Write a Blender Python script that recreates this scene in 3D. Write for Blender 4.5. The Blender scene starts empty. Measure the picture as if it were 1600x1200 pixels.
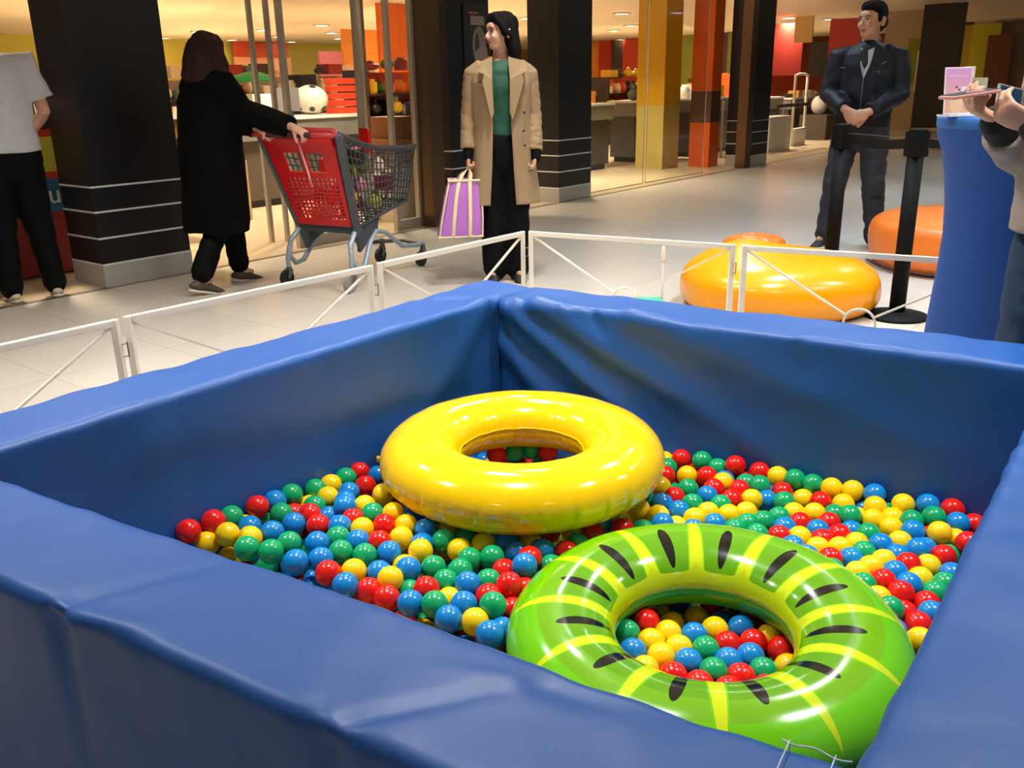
import bpy, bmesh, math, random
from mathutils import Vector, Matrix, noise
import numpy as np
D = bpy.data
SC = bpy.context.scene
COL = SC.collection
PI = math.pi
random.seed(11)

# ---------------------------------------------------------------- camera
F_PX = 1400.0; CAM_H = 1.27; ROLL = math.radians(-1.1); PITCH = math.atan(468 / F_PX)
fwd = Vector((0, math.cos(PITCH), -math.sin(PITCH)))
_r0 = Vector((1, 0, 0)); _u0 = Vector((0, math.sin(PITCH), math.cos(PITCH)))
c_right = _r0 * math.cos(ROLL) + _u0 * math.sin(ROLL)
c_up = _u0 * math.cos(ROLL) - _r0 * math.sin(ROLL)
CAM = Vector((0, 0, CAM_H))
cam_data = D.cameras.new('camera'); cam_data.sensor_width = 36; cam_data.lens = 36 * F_PX / 1600
cam_data.clip_end = 200
cam = D.objects.new('camera', cam_data); COL.objects.link(cam)
rot = Matrix((c_right, c_up, -fwd)).transposed()
cam.matrix_world = Matrix.Translation(CAM) @ rot.to_4x4()
SC.camera = cam

def ray(x, y): return fwd + c_right * ((x - 800) / F_PX) - c_up * ((y - 600) / F_PX)
def at(x, y, z=0.0):
    d = ray(x, y); return CAM + d * ((z - CAM_H) / d.z)
def atY(x, y, Y):
    d = ray(x, y); return CAM + d * (Y / d.y)

# ---------------------------------------------------------------- world, exposure
W = D.worlds.new('world'); SC.world = W; W.use_nodes = True
W.node_tree.nodes['Background'].inputs[0].default_value = (.7, .82, 1.0, 1)
W.node_tree.nodes['Background'].inputs[1].default_value = 0.07
vs = SC.view_settings
vs.view_transform = 'Standard'; vs.look = 'None'; vs.gamma = 1; vs.use_curve_mapping = False
vs.exposure = 0.9

# store axes: a runs along the shop front, b goes into the shop
E1 = Vector((.624, .7815, 0)); E2 = Vector((.7815, -.624, 0)); O_ = Vector((-3.19, 5.48, 0))
ANG = math.atan2(E1.y, E1.x)
def AB(a, b, z=0.0): return O_ + E1 * a - E2 * b + Vector((0, 0, z))
def hit(x, y, b):
    d = ray(x, y); n = -E2
    t = ((O_ - CAM).dot(n) + b) / d.dot(n); p = CAM + d * t - O_
    return p.dot(E1), p.z

CEIL = 2.8
def lamp(p, power, size, color):
    l = D.lights.new('downlight', 'AREA'); l.shape = 'DISK'; l.size = size; l.energy = power; l.color = color; l.spread = 2.0
    o = D.objects.new('downlight', l); o.location = p; COL.objects.link(o); return o
MALL_LIGHTS = [(-1.6, -1.8), (1.6, -1.8), (-1.9, 2.2), (-.1, 2.2), (1.6, 1.9), (3.4, 2.6), (-1.9, 4.0), (-.2, 4.0), (1.6, 4.0), (3.4, 4.0), (0.2, 5.4), (2.0, 5.4), (3.8, 5.4), (1.8, 7.4), (4.0, 7.6), (4.2, 10.5), (6.8, 9.0), (7.5, 13.0), (10.5, 12.0), (11.5, 16.5)]
for i, (x, y) in enumerate(MALL_LIGHTS):
    lamp((x, y, CEIL - .035), 5 if y < 0 else 13 if y < 5 else 11, .2, (1.0, .97, .93) if y < 5 or x < 1.5 else (.58, .79, 1.0))
STORE_LIGHTS = [(1, 1.6), (2.5, 5), (4.5, 1.8), (5, 8), (7.5, 3.2), (8, 12), (8.0, 1.3), (10, 6), (12.5, 3), (13, 9), (16, 2), (17, 6), (18, 14), (22, 4), (23, 10), (13, 17), (28, 6)]
for a, b in STORE_LIGHTS:
    lamp(AB(a, b, CEIL - .035), 220 if b >= 9 else 55 if b < 3.5 else 85, .4, (1.0, .84, .62))

# ---------------------------------------------------------------- materials
def s2l(c):
    if isinstance(c, str):
        c = [int(c[i:i + 2], 16) / 255 for i in (0, 2, 4)]
    return tuple(x / 12.92 if x <= .04045 else ((x + .055) / 1.055) ** 2.4 for x in c) + (1,)
MATS = {}
def mat(name, col, rough=.5, metal=0, spec=.5, emit=None, estr=0, coat=0, bump=0, bscale=40, sss=0, var=0, vscale=6):
    if name in MATS: return MATS[name]
    m = D.materials.new(name); m.use_nodes = True; nt = m.node_tree; b = nt.nodes['Principled BSDF']
    b.inputs['Base Color'].default_value = s2l(col); b.inputs['Roughness'].default_value = rough
    b.inputs['Metallic'].default_value = metal; b.inputs['Specular IOR Level'].default_value = spec
    b.inputs['Coat Weight'].default_value = coat
    if emit: b.inputs['Emission Color'].default_value = s2l(emit); b.inputs['Emission Strength'].default_value = estr
    if bump:
        tc = nt.nodes.new('ShaderNodeTexCoord'); n = nt.nodes.new('ShaderNodeTexNoise'); n.inputs['Scale'].default_value = bscale
        n.inputs['Detail'].default_value = 4
        nt.links.new(tc.outputs['Object'], n.inputs['Vector'])
        bp = nt.nodes.new('ShaderNodeBump'); bp.inputs['Strength'].default_value = bump; bp.inputs['Distance'].default_value = .02
        nt.links.new(n.outputs['Fac'], bp.inputs['Height']); nt.links.new(bp.outputs['Normal'], b.inputs['Normal'])
    if var:
        tc = nt.nodes.new('ShaderNodeTexCoord'); n = nt.nodes.new('ShaderNodeTexNoise'); n.inputs['Scale'].default_value = vscale
        nt.links.new(tc.outputs['Object'], n.inputs['Vector'])
        r = nt.nodes.new('ShaderNodeValToRGB'); c = s2l(col)
        r.color_ramp.elements[0].position = .3; r.color_ramp.elements[1].position = .7
        r.color_ramp.elements[0].color = tuple(x * (1 - var) for x in c[:3]) + (1,)
        r.color_ramp.elements[1].color = tuple(min(1, x * (1 + var)) for x in c[:3]) + (1,)
        nt.links.new(n.outputs['Fac'], r.inputs['Fac']); nt.links.new(r.outputs['Color'], b.inputs['Base Color'])
    MATS[name] = m; return m

class NT:
    """tiny helper to write maths as nodes"""
    def __init__(s, nt): s.nt = nt
    def n(s, op, *a):
        k = s.nt.nodes.new('ShaderNodeMath'); k.operation = op
        for i, v in enumerate(a):
            if isinstance(v, (int, float)): k.inputs[i].default_value = v
            else: s.nt.links.new(v, k.inputs[i])
        return k.outputs[0]
    def mix(s, f, a, b):
        k = s.nt.nodes.new('ShaderNodeMix'); k.data_type = 'RGBA'
        s.nt.links.new(f, k.inputs['Factor'])
        for v, i in ((a, 6), (b, 7)):
            if isinstance(v, tuple): k.inputs[i].default_value = v
            else: s.nt.links.new(v, k.inputs[i])
        return k.outputs[2]
def glass_mat():
    m = D.materials.new('shop_glass'); m.use_nodes = True; nt = m.node_tree; nt.nodes.clear()
    o = nt.nodes.new('ShaderNodeOutputMaterial'); t = nt.nodes.new('ShaderNodeBsdfTransparent'); g = nt.nodes.new('ShaderNodeBsdfGlossy')
    g.inputs['Roughness'].default_value = .03; t.inputs[0].default_value = (.93, .95, .94, 1)
    lw_ = nt.nodes.new('ShaderNodeLayerWeight'); lw_.inputs[0].default_value = .5; K = NT(nt)
    fz = K.n('ADD', .04, K.n('MULTIPLY', .4, K.n('POWER', lw_.outputs['Facing'], 5)))
    x = nt.nodes.new('ShaderNodeMixShader'); nt.links.new(fz, x.inputs[0]); nt.links.new(t.outputs[0], x.inputs[1]); nt.links.new(g.outputs[0], x.inputs[2])
    nt.links.new(x.outputs[0], o.inputs[0]); return m
GLASS = glass_mat()

# ---------------------------------------------------------------- mesh helpers
def tag(o, label=None, cat=None, group=None, kind=None):
    if label: o['label'] = label
    if cat: o['category'] = cat
    if group: o['group'] = group
    if kind: o['kind'] = kind
    return o
def thing(name, label, cat, loc=(0, 0, 0), group=None, rz=0):
    o = D.objects.new(name, None); COL.objects.link(o); o.location = loc; o.rotation_euler = (0, 0, rz)
    o.empty_display_size = .1
    return tag(o, label, cat, group)
def wm(o):
    m = Matrix.Translation(o.location) @ o.rotation_euler.to_matrix().to_4x4()
    if o.parent: m = wm(o.parent) @ m
    return m
def link_mesh(name, me, material, parent=None, smooth=True):
    if isinstance(material, (list, tuple)):
        for m in material: me.materials.append(m)
    elif material: me.materials.append(material)
    if smooth: me.polygons.foreach_set('use_smooth', [True] * len(me.polygons))
    o = D.objects.new(name, me); COL.objects.link(o)
    if parent: o.parent = parent
    return o
def part(name, bm, material, parent=None, smooth=False, loc=None, recalc=True):
    """bm in world coordinates; becomes a child of parent (or a top-level mesh whose origin is loc)"""
    if recalc: bmesh.ops.recalc_face_normals(bm, faces=bm.faces)
    if parent is not None: bm.transform(wm(parent).inverted())
    elif loc is not None: bm.transform(Matrix.Translation(-Vector(loc)))
    me = D.meshes.new(name); bm.to_mesh(me); bm.free()
    o = link_mesh(name, me, material, parent, smooth)
    if parent is None and loc is not None: o.location = loc
    return o
def struct(name, bm, m, smooth=False):
    o = part(name, bm, m, None, smooth); o['kind'] = 'structure'; return o
def B(): return bmesh.new()
def box(bm, c, s, rz=0, bev=0, R=None, mi=0):
    M = Matrix.Translation(Vector(c)) @ (R.to_4x4() if R is not None else Matrix.Rotation(rz, 4, 'Z')) @ Matrix.Diagonal((s[0], s[1], s[2], 1))
    r = bmesh.ops.create_cube(bm, size=1, matrix=M)
    vs_ = r['verts']; fs = {f for v in vs_ for f in v.link_faces}
    for f in fs: f.material_index = mi
    if bev:
        es = list({e for v in vs_ for e in v.link_edges})
        bmesh.ops.bevel(bm, geom=es, offset=bev, segments=2, affect='EDGES', profile=.7)
    return bm
def frame_from(d, ref=None):
    d = Vector(d).normalized()
    if ref is None: ref = Vector((0, 0, 1)) if abs(d.z) < .9 else Vector((1, 0, 0))
    x = Vector(ref) - d * d.dot(Vector(ref))
    if x.length < 1e-4: x = d.orthogonal()
    x.normalize(); y = d.cross(x); return x, y
def tube(bm, pts, rad, seg=10, ref=None, mi=0, cap=True, sharp_caps=False):
    """tube with elliptical rings through pts; rad = number or list of numbers / (rx, ry); rx is along ref"""
    pts = [Vector(p) for p in pts]; n = len(pts)
    if not isinstance(rad, (list,)): rad = [rad] * n
    rings = []; px_ = None
    for i, p in enumerate(pts):
        d = (pts[min(i + 1, n - 1)] - pts[max(i - 1, 0)])
        x, y = frame_from(d, ref if ref is not None else px_); px_ = x
        r = rad[i]; rx, ry = (r if isinstance(r, tuple) else (r, r))
        rings.append([bm.verts.new(p + x * (rx * math.cos(t)) + y * (ry * math.sin(t))) for t in [2 * PI * k / seg for k in range(seg)]])
    for a, b in zip(rings, rings[1:]):
        for k in range(seg):
            f = bm.faces.new((a[k], a[(k + 1) % seg], b[(k + 1) % seg], b[k])); f.material_index = mi
    if cap:
        if sharp_caps:
            for ring in ((rings[0][::-1], rings[-1]) if sharp_caps is True else (rings[-1],)):
                bm.faces.new(ring).material_index = mi
        if sharp_caps is not True:
            for ring, p, q in ((rings[0], pts[0], pts[1]), (rings[-1], pts[-1], pts[-2]))[:1 if sharp_caps else 2]:
                d = (p - q).normalized(); r = rad[0] if ring is rings[0] else rad[-1]
                r = min(r) if isinstance(r, tuple) else r
                prev = ring
                for s, h in ((.75, .6), (.4, .9)):
                    nr = [bm.verts.new(p + (v.co - p) * s + d * r * h) for v in ring]
                    for k in range(seg):
                        bm.faces.new((prev[k], prev[(k + 1) % seg], nr[(k + 1) % seg], nr[k])).material_index = mi
                    prev = nr
                bm.faces.new(prev).material_index = mi
    return bm
def ball(bm, c, r, rot_=None, u=20, v=14, mi=0):
    r = r if isinstance(r, (tuple, list)) else (r, r, r)
    M = Matrix.Translation(Vector(c)) @ (rot_.to_4x4() if rot_ is not None else Matrix.Identity(4)) @ Matrix.Diagonal((r[0], r[1], r[2], 1))
    res = bmesh.ops.create_uvsphere(bm, u_segments=u, v_segments=v, radius=1, matrix=M)
    for f in {f for w in res['verts'] for f in w.link_faces}: f.material_index = mi
    return bm
def bar(bm, p, q, w, h=None, mi=0, bev=0, ref=None):
    p, q = Vector(p), Vector(q); d = q - p; h = h or w
    x, y = frame_from(d, ref); R = Matrix((x, y, d.normalized())).transposed()
    return box(bm, (p + q) / 2, (h, w, d.length), R=R, mi=mi, bev=bev)
def lathe(bm, c, prof, seg=48, mi=0):
    c = Vector(c); rings = []
    for r, z in prof:
        rings.append([bm.verts.new(c + Vector((r * math.cos(t), r * math.sin(t), z))) for t in [2 * PI * k / seg for k in range(seg)]])
    for a, b in zip(rings, rings[1:]):
        for k in range(seg): bm.faces.new((a[k], a[(k + 1) % seg], b[(k + 1) % seg], b[k])).material_index = mi
    bm.faces.new(rings[0][::-1]).material_index = mi; bm.faces.new(rings[-1]).material_index = mi
    return bm
def quad(bm, pts, mi=0):
    f = bm.faces.new([bm.verts.new(Vector(p)) for p in pts]); f.material_index = mi; return f
def prism(bm, poly, z0, z1, mi=0):
    a = [bm.verts.new((p[0], p[1], z0)) for p in poly]; b = [bm.verts.new((p[0], p[1], z1)) for p in poly]
    n = len(poly); bm.faces.new(a[::-1]); bm.faces.new(b)
    for k in range(n): bm.faces.new((a[k], a[(k + 1) % n], b[(k + 1) % n], b[k]))
    return bm
def blob(bm, voxel, smooth=2, fold=0, fscale=8, fstretch=(1, 1, 1), seed=0):
    """fuse overlapping closed shapes into one continuous surface, with optional cloth folds"""
    bmesh.ops.recalc_face_normals(bm, faces=bm.faces)
    me = D.meshes.new('tmp'); bm.to_mesh(me); bm.free()
    o = D.objects.new('tmp', me); COL.objects.link(o)
    r = o.modifiers.new('r', 'REMESH'); r.mode = 'VOXEL'; r.voxel_size = voxel
    s = o.modifiers.new('s', 'SMOOTH'); s.iterations = smooth; s.factor = .6
    dg = bpy.context.evaluated_depsgraph_get(); dg.update()
    m2 = D.meshes.new_from_object(o.evaluated_get(dg))
    D.objects.remove(o); D.meshes.remove(me)
    out = bmesh.new(); out.from_mesh(m2); D.meshes.remove(m2)
    if fold:
        out.normal_update()
        for v in out.verts:
            p = Vector((v.co.x * fstretch[0], v.co.y * fstretch[1], v.co.z * fstretch[2])) * fscale + Vector((seed, seed * 2, 0))
            h = noise.noise(p) + .5 * noise.noise(p * 2.1)
            h = h - abs(h) * .6
            v.co += v.normal * (h * fold)
    return out
def copy_tree(o, parent=None):
    c = o.copy(); COL.objects.link(c); c.parent = parent
    for ch in o.children: copy_tree(ch, c)
    return c

# ---------------------------------------------------------------- floor and ceiling
def tile_mat(name, c1, c2, grout, size, ang, rough):
    m = D.materials.new(name); m.use_nodes = True; nt = m.node_tree; b = nt.nodes['Principled BSDF']; K = NT(nt)
    tc = nt.nodes.new('ShaderNodeTexCoord'); mp = nt.nodes.new('ShaderNodeMapping'); mp.inputs['Rotation'].default_value = (0, 0, -ang)
    nt.links.new(tc.outputs['Object'], mp.inputs[0])
    br = nt.nodes.new('ShaderNodeTexBrick'); br.offset = 0; br.inputs['Scale'].default_value = 1
    br.inputs['Brick Width'].default_value = size; br.inputs['Row Height'].default_value = size; br.inputs['Mortar Size'].default_value = .003
    br.inputs['Color1'].default_value = s2l(c1); br.inputs['Color2'].default_value = s2l(c2); br.inputs['Mortar'].default_value = s2l(grout)
    nt.links.new(mp.outputs[0], br.inputs[0])
    n = nt.nodes.new('ShaderNodeTexNoise'); n.inputs['Scale'].default_value = 2.5; n.inputs['Detail'].default_value = 6
    nt.links.new(tc.outputs['Object'], n.inputs['Vector'])
    f = K.n('MULTIPLY', n.outputs['Fac'], .35)
    c = K.mix(f, br.outputs['Color'], s2l(grout)); nt.links.new(c, b.inputs['Base Color'])
    b.inputs['Roughness'].default_value = rough
    return m
fm = tile_mat('mall_floor', 'c8c1b5', 'c3bdb1', 'a09a8e', .6, ANG, .32)
bm = B(); prism(bm, [AB(-8, 0), AB(40, 0), AB(40, -26), AB(-8, -26)], -.05, 0); struct('floor', bm, fm)
fs_ = tile_mat('shop_floor', 'c9b798', 'c2b092', '9a8a6e', .6, ANG, .3)
bm = B(); prism(bm, [AB(-8, 22), AB(40, 22), AB(40, .012), AB(-8, .012)], -.05, 0.001); o = struct('floor_shop', bm, fs_); 
bm = B(); box(bm, AB(16, .0, .001), (48, .05, .006), ANG); struct('trim_1', bm, mat('threshold_strip', '8a8275', .35, .6))
bm = B(); prism(bm, [AB(-8, 22), AB(40, 22), AB(40, -26), AB(-8, -26)], CEIL, CEIL + .1); struct('ceiling', bm, mat('ceiling_paint', 'e0d4c2', .6, bump=.1, bscale=3))

# ---------------------------------------------------------------- the ball pit
pL, pF, pR, pN = (at(*p, .6) for p in ((-66, 718), (775, 465), (1644, 576), (1338, 1195)))
for p in (pL, pF, pR, pN): p.z = 0
vinyl = mat('blue_vinyl', '1b549f', .46, spec=.5, bump=.12, bscale=9)
seam_m = mat('pale_stitching', 'c9d2de', .6)
pit = thing('ball_pit', 'square soft play ball pit of thick padded blue vinyl walls', 'ball pit', ((pL + pF + pR + pN) / 4))
PT = .225; PH = .6
def pit_wall(A, Bp, cen, e0, e1, creases, seed):
    """padded wall along A->B; w runs up the inner face (0-.6), over the top, down the outer face"""
    d = (Bp - A).normalized(); n = Vector((d.y, -d.x, 0))
    if (cen - A).dot(n) > 0: n = -n
    A = A - d * e0; Lh = (Bp - A).length + e1
    rr = .022; prof = []      # (n offset, z, outward normal, w)
    def seg(p, q, nv, w0, k):
        for i in range(k): 
            t = i / k; prof.append((p[0] + (q[0] - p[0]) * t, p[1] + (q[1] - p[1]) * t, nv, w0 + math.hypot(q[0] - p[0], q[1] - p[1]) * t))
    seg((0, .0), (0, PH - rr), (-1, 0), 0, 36)
    for k in range(5): t = PI / 2 * k / 5; prof.append((rr - rr * math.cos(t), PH - rr + rr * math.sin(t), (-math.cos(t), math.sin(t)), PH - rr + rr * t * 1.27))
    seg((rr, PH), (PT - rr, PH), (0, 1), PH + rr, 14)
    for k in range(5): t = PI / 2 * k / 5; prof.append((PT - rr + rr * math.sin(t), PH - rr + rr * math.cos(t), (math.sin(t), math.cos(t)), PH + PT - rr + rr * t * 1.27))
    seg((PT, PH - rr), (PT, 0), (1, 0), PH + PT + rr, 36); prof.append((PT, 0, (1, 0), 2 * PH + PT))
    bm = B(); nS = int(Lh / .013); rings = []
    for i in range(nS + 1):
        s = Lh * i / nS; ring = []
        ed = min(s, Lh - s); sh = .014 * max(0, 1 - ed / .02) ** 2
        for (o, z, nv, w) in prof:
            base = A + d * s + n * o + Vector((0, 0, z)); nn = n * nv[0] + Vector((0, 0, nv[1]))
            p = base * 3.1 + Vector((seed, 0, 0)); h = .006 * noise.noise(p) + .0025 * noise.noise(p * 3.3)
            h += .004 * noise.noise(Vector((s * 14, seed, 3))) * math.exp(-((w - PH) / .05) ** 2) + .005 * noise.noise(Vector((s * 11, seed, 9))) * math.exp(-((w - PH - PT) / .05) ** 2)
            for (s0, w0, s1, w1, amp, wd) in creases:
                L2 = (s1 - s0) ** 2 + (w1 - w0) ** 2; t = ((s - s0) * (s1 - s0) + (w - w0) * (w1 - w0)) / L2
                tc_ = min(1, max(0, t)); dx = s - (s0 + tc_ * (s1 - s0)); dw = w - (w0 + tc_ * (w1 - w0)); q = (dx * dx + dw * dw) / (wd * wd)
                if q < 9: h += amp * math.exp(-q) * (1 - .75 * tc_)
            h -= sh
            if z < .02: h = min(h, 0)
            ring.append(bm.verts.new(base + nn * h))
        rings.append(ring)
    for a, b in zip(rings, rings[1:]):
        for k in range(len(prof) - 1): bm.faces.new((a[k], a[k + 1], b[k + 1], b[k]))
    bm.faces.new(rings[0]); bm.faces.new(rings[-1][::-1])
    o = part('wall_panel', bm, vinyl, pit, True)
    return o, A, d, n, Lh
cen = (pL + pF + pR + pN) / 4
rnd = random.Random(5)
# back left wall (runs through the far corner)
cr = [(1.60, .58, 1.2, .2, .012, .05), (1.5, .3, .9, .35, -.01, .05), (1.55, .1, .8, .1, .01, .06), (.4, .5, 1.1, .42, .008, .07), (.2, .2, .9, .28, .008, .07),
      (1.62, PH, 1.62, PH + PT, .006, .012), (1.66, .6, 1.5, .82, -.006, .02)]
pit_wall(pL, pF, cen, 0, .215, cr, 1.3)
# back right wall, with folds that fall to the right from the far corner
cr = [(.05, .57, .75, .10, .034, .030), (.16, .60, 1.1, .16, .024, .045), (.02, .45, .45, .02, .022, .035), (.5, .6, 1.5, .3, .015, .06), (.35, .60, .42, .5, -.012, .012),
      (.08, .6, .12, .5, .014, .012), (.25, .6, .33, .52, .008, .01), (1.0, .6, 1.05, .52, .008, .012), (.1, .58, .55, .62, .008, .02)]
pit_wall(pF, pR, cen, -.002, .215, cr, 4.7)
# near left wall, with pinched folds on its outer edge
w_o = PH + PT
cr = [(1.03, w_o, .91, w_o - .2, -.008, .014), (1.03, w_o, 1.03, w_o + .02, .022, .013), (1.03, w_o + .02, 1.01, w_o + .4, -.014, .02), (.99, w_o + .01, .86, w_o - .03, .01, .02),
      (.53, w_o, .53, w_o + .02, .018, .012), (.53, w_o, .36, w_o - .19, -.009, .009), (.38, w_o - .17, .50, w_o - .14, .004, .012), (.53, w_o + .02, .5, w_o + .35, -.01, .02), (.36, w_o - .18, .2, w_o - .2, -.006, .015)]
# s is measured from the near corner
pit_wall(pN, pL, cen, .012, .225, cr, 8.1)
cr = [(.6, .62, 1.2, .7, .006, .05), (.2, .7, .5, .62, -.005, .04), (.9, .7, 1.0, .62, -.004, .02), (1.3, .8, 1.1, .62, .005, .03)]
pit_wall(pR, pN, cen, -.002, .3, cr, 12.2)
d_ = (pN - pL).normalized(); n_ = Vector((d_.y, -d_.x, 0)); n_ = -n_ if (cen - pL).dot(n_) > 0 else n_
# stitched hem and seam lines at the near corner of the near wall
bm = B(); c0 = pN - d_ * .012
for off in (.055, .008):
    p = c0 - d_ * off; tube(bm, [p + Vector((0, 0, PH - .03)) - n_ * .004, p + n_ * .004 + Vector((0, 0, PH + .006)), p + n_ * .05 + Vector((0, 0, PH + .008)), p + n_ * .2 + Vector((0, 0, PH + .007))], .0008, 6)
part('seam_stitching', bm, seam_m, pit, True)
bm = B(); cs = [c0 - d_ * (.062 - .0078 * k) + n_ * (.006 + .003 * math.sin(k * 1.1)) + Vector((0, 0, PH + .0055)) for k in range(10)]; tube(bm, cs, .0010, 6)
part('hem_piping', bm, seam_m, pit, True)
bm = B(); prism(bm, [(pL.x, pL.y), (pF.x, pF.y), (pR.x, pR.y), (pN.x, pN.y)], .001, .04); part('floor_mat', bm, vinyl, pit)

# ---------------------------------------------------------------- inflatable rings
def ring_mesh(c, R, rh, rv, dispf, nu=420, nv=120, tilt=(0, 0)):
    bm = B(); uvl = bm.loops.layers.uv.new('UVMap'); c = Vector(c); V = []
    for i in range(nu):
        u = 2 * PI * i / nu; row = []
        for j in range(nv):
            v = 2 * PI * j / nv; h = dispf(u, v)
            rr = R + (rh + h) * math.cos(v); z = (rv + h) * math.sin(v)
            x, y = rr * math.cos(u), rr * math.sin(u)
            row.append(bm.verts.new(c + Vector((x, y, z + tilt[0] * x + tilt[1] * y))))
        V.append(row)
    for i in range(nu):
        for j in range(nv):
            i2, j2 = (i + 1) % nu, (j + 1) % nv
            f = bm.faces.new((V[i][j], V[i2][j], V[i2][j2], V[i][j2])); f.smooth = True
            for l, (a, b) in zip(f.loops, ((i, j), (i + 1, j), (i + 1, j + 1), (i, j + 1))): l[uvl].uv = (a / nu, b / nv)
    return bm
def gs(x, w): return math.exp(-(x / w) ** 2)
def wrap(a): return (a + PI) % (2 * PI) - PI
wr = random.Random(9); folds = [(-PI + 2 * PI * k / 30 + wr.uniform(-.05, .05), wr.uniform(.4, 1)) for k in range(30)]
def disp_y(u, v):
    h = -.006 * gs(wrap(v + .42), .035) + .003 * gs(wrap(v + .36), .05)      # outer weld
    h += -.006 * gs(wrap(v - PI), .05)                                             # inner weld
    for fu, a in folds:
        du = wrap(u - fu)
        if abs(du) < .12: h += a * (-.0050 * gs(du, .016) + .0026 * gs(du - .045, .028)) * (gs(wrap(v + .3), .55) + .6 * gs(wrap(v - PI), .5))
    return h + .0015 * noise.noise(Vector((math.cos(u) * 4, math.sin(u) * 4, v)))
ym = mat('yellow_pvc', 'f8c900', .13, spec=.55, coat=.4, sss=0)
YC = (.024, 2.30, .295)
bm = ring_mesh(YC, .282, .110, .083, disp_y)
yr = part('swim_ring', bm, ym, None, True, YC, recalc=False)
tag(yr, 'plain glossy yellow inflatable swim ring lying on the coloured balls', 'swim ring')
for v_, r_ in ((-.42, .0022), (PI - .12, .0026)):
    bm = B(); pts = []
    for k in range(181):
        u = 2 * PI * k / 180; h = disp_y(u, v_) + .001; rr_ = .282 + (.110 + h) * math.cos(v_); pts.append(Vector(YC) + Vector((rr_ * math.cos(u), rr_ * math.sin(u), (.083 + h) * math.sin(v_) + .0025 * noise.noise(Vector((math.cos(u) * 6, math.sin(u) * 6, v_))))))
    tube(bm, pts, r_, 8, ref=(0, 0, 1), cap=False); part('weld_seam', bm, ym, yr, True)
bm = B(); u = math.radians(172); p = Vector(YC) + Vector((.395 * math.cos(u), .395 * math.sin(u), -.03)); tube(bm, [p, p + Vector((math.cos(u), math.sin(u), 0)) * .022], [.007, .009], 12, sharp_caps=True)
part('valve', bm, ym, yr, True)
KC = (.38, 1.57, .19); KU0 = math.radians(90 + 8); KN = 12
def disp_k(u, v):
    h = -.004 * gs(wrap(v - PI), .05) - .003 * gs(wrap(v), .05)
    return h + .002 * noise.noise(Vector((math.cos(u) * 3, math.sin(u) * 3, v)))
def kiwi_mat():
    m = D.materials.new('kiwi_print_pvc'); m.use_nodes = True; nt = m.node_tree; b = nt.nodes['Principled BSDF']; K = NT(nt)
    uv = nt.nodes.new('ShaderNodeUVMap'); sp = nt.nodes.new('ShaderNodeSeparateXYZ'); nt.links.new(uv.outputs[0], sp.inputs[0])
    U, V = sp.outputs[0], sp.outputs[1]
    # radial position over the top face: 0 at outer equator, 1 at inner equator (v 0 -> .5)
    t = K.n('MULTIPLY', V, 2.0)
    top = K.n('LESS_THAN', t, 1.0)
    k = K.n('SUBTRACT', K.n('FRACT', K.n('ADD', K.n('MULTIPLY', U, KN), .5 - KN * KU0 / (2 * PI) % 1)), .5)   # -.5..+.5, 0 at a seed
    ak = K.n('ABSOLUTE', k)
    # stripes at |k| = .5, wide inside, pointed outside
    wdt = K.n('MULTIPLY', K.n('MAXIMUM', K.n('SUBTRACT', t, .10), 0), .21)
    stripe = K.n('GREATER_THAN', ak, K.n('SUBTRACT', .5, wdt))
    inner = K.n('GREATER_THAN', t, K.n('ADD', .85, K.n('MULTIPLY', K.n('POWER', ak, 4), -1.2)))
    # darker flesh round each seed
    flesh = K.n('MULTIPLY', K.n('GREATER_THAN', t, .36), K.n('LESS_THAN', ak, K.n('SUBTRACT', .475, wdt)))
    seed = K.n('LESS_THAN', K.n('ADD', K.n('POWER', K.n('DIVIDE', k, K.n('SUBTRACT', .11, K.n('MULTIPLY', t, .02))), 2), K.n('POWER', K.n('DIVIDE', K.n('SUBTRACT', t, .635), .18), 2)), 1.0)
    green = s2l('6cc400'); c = K.mix(flesh, green, s2l('6fae0c'))
    ol = K.n('MULTIPLY', flesh, K.n('GREATER_THAN', t, .5)); c = K.mix(ol, c, s2l('5f9e0a'))
    yel = s2l('c6d813')
    c = K.mix(stripe, c, yel); c = K.mix(inner, c, s2l('b4ca10')); c = K.mix(seed, c, s2l('0b0d08'))
    c = K.mix(K.n('SUBTRACT', 1.0, top), c, s2l('2f9a18'))
    nt.links.new(c, b.inputs['Base Color']); b.inputs['Roughness'].default_value = .16; b.inputs['Coat Weight'].default_value = .3
    return m
bm = ring_mesh(KC, .290, .113, .082, disp_k, tilt=(.02, .03))
kr = part('swim_ring', bm, kiwi_mat(), None, True, KC, recalc=False)
tag(kr, 'green inflatable swim ring printed like a kiwi slice with black seeds', 'swim ring')

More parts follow.
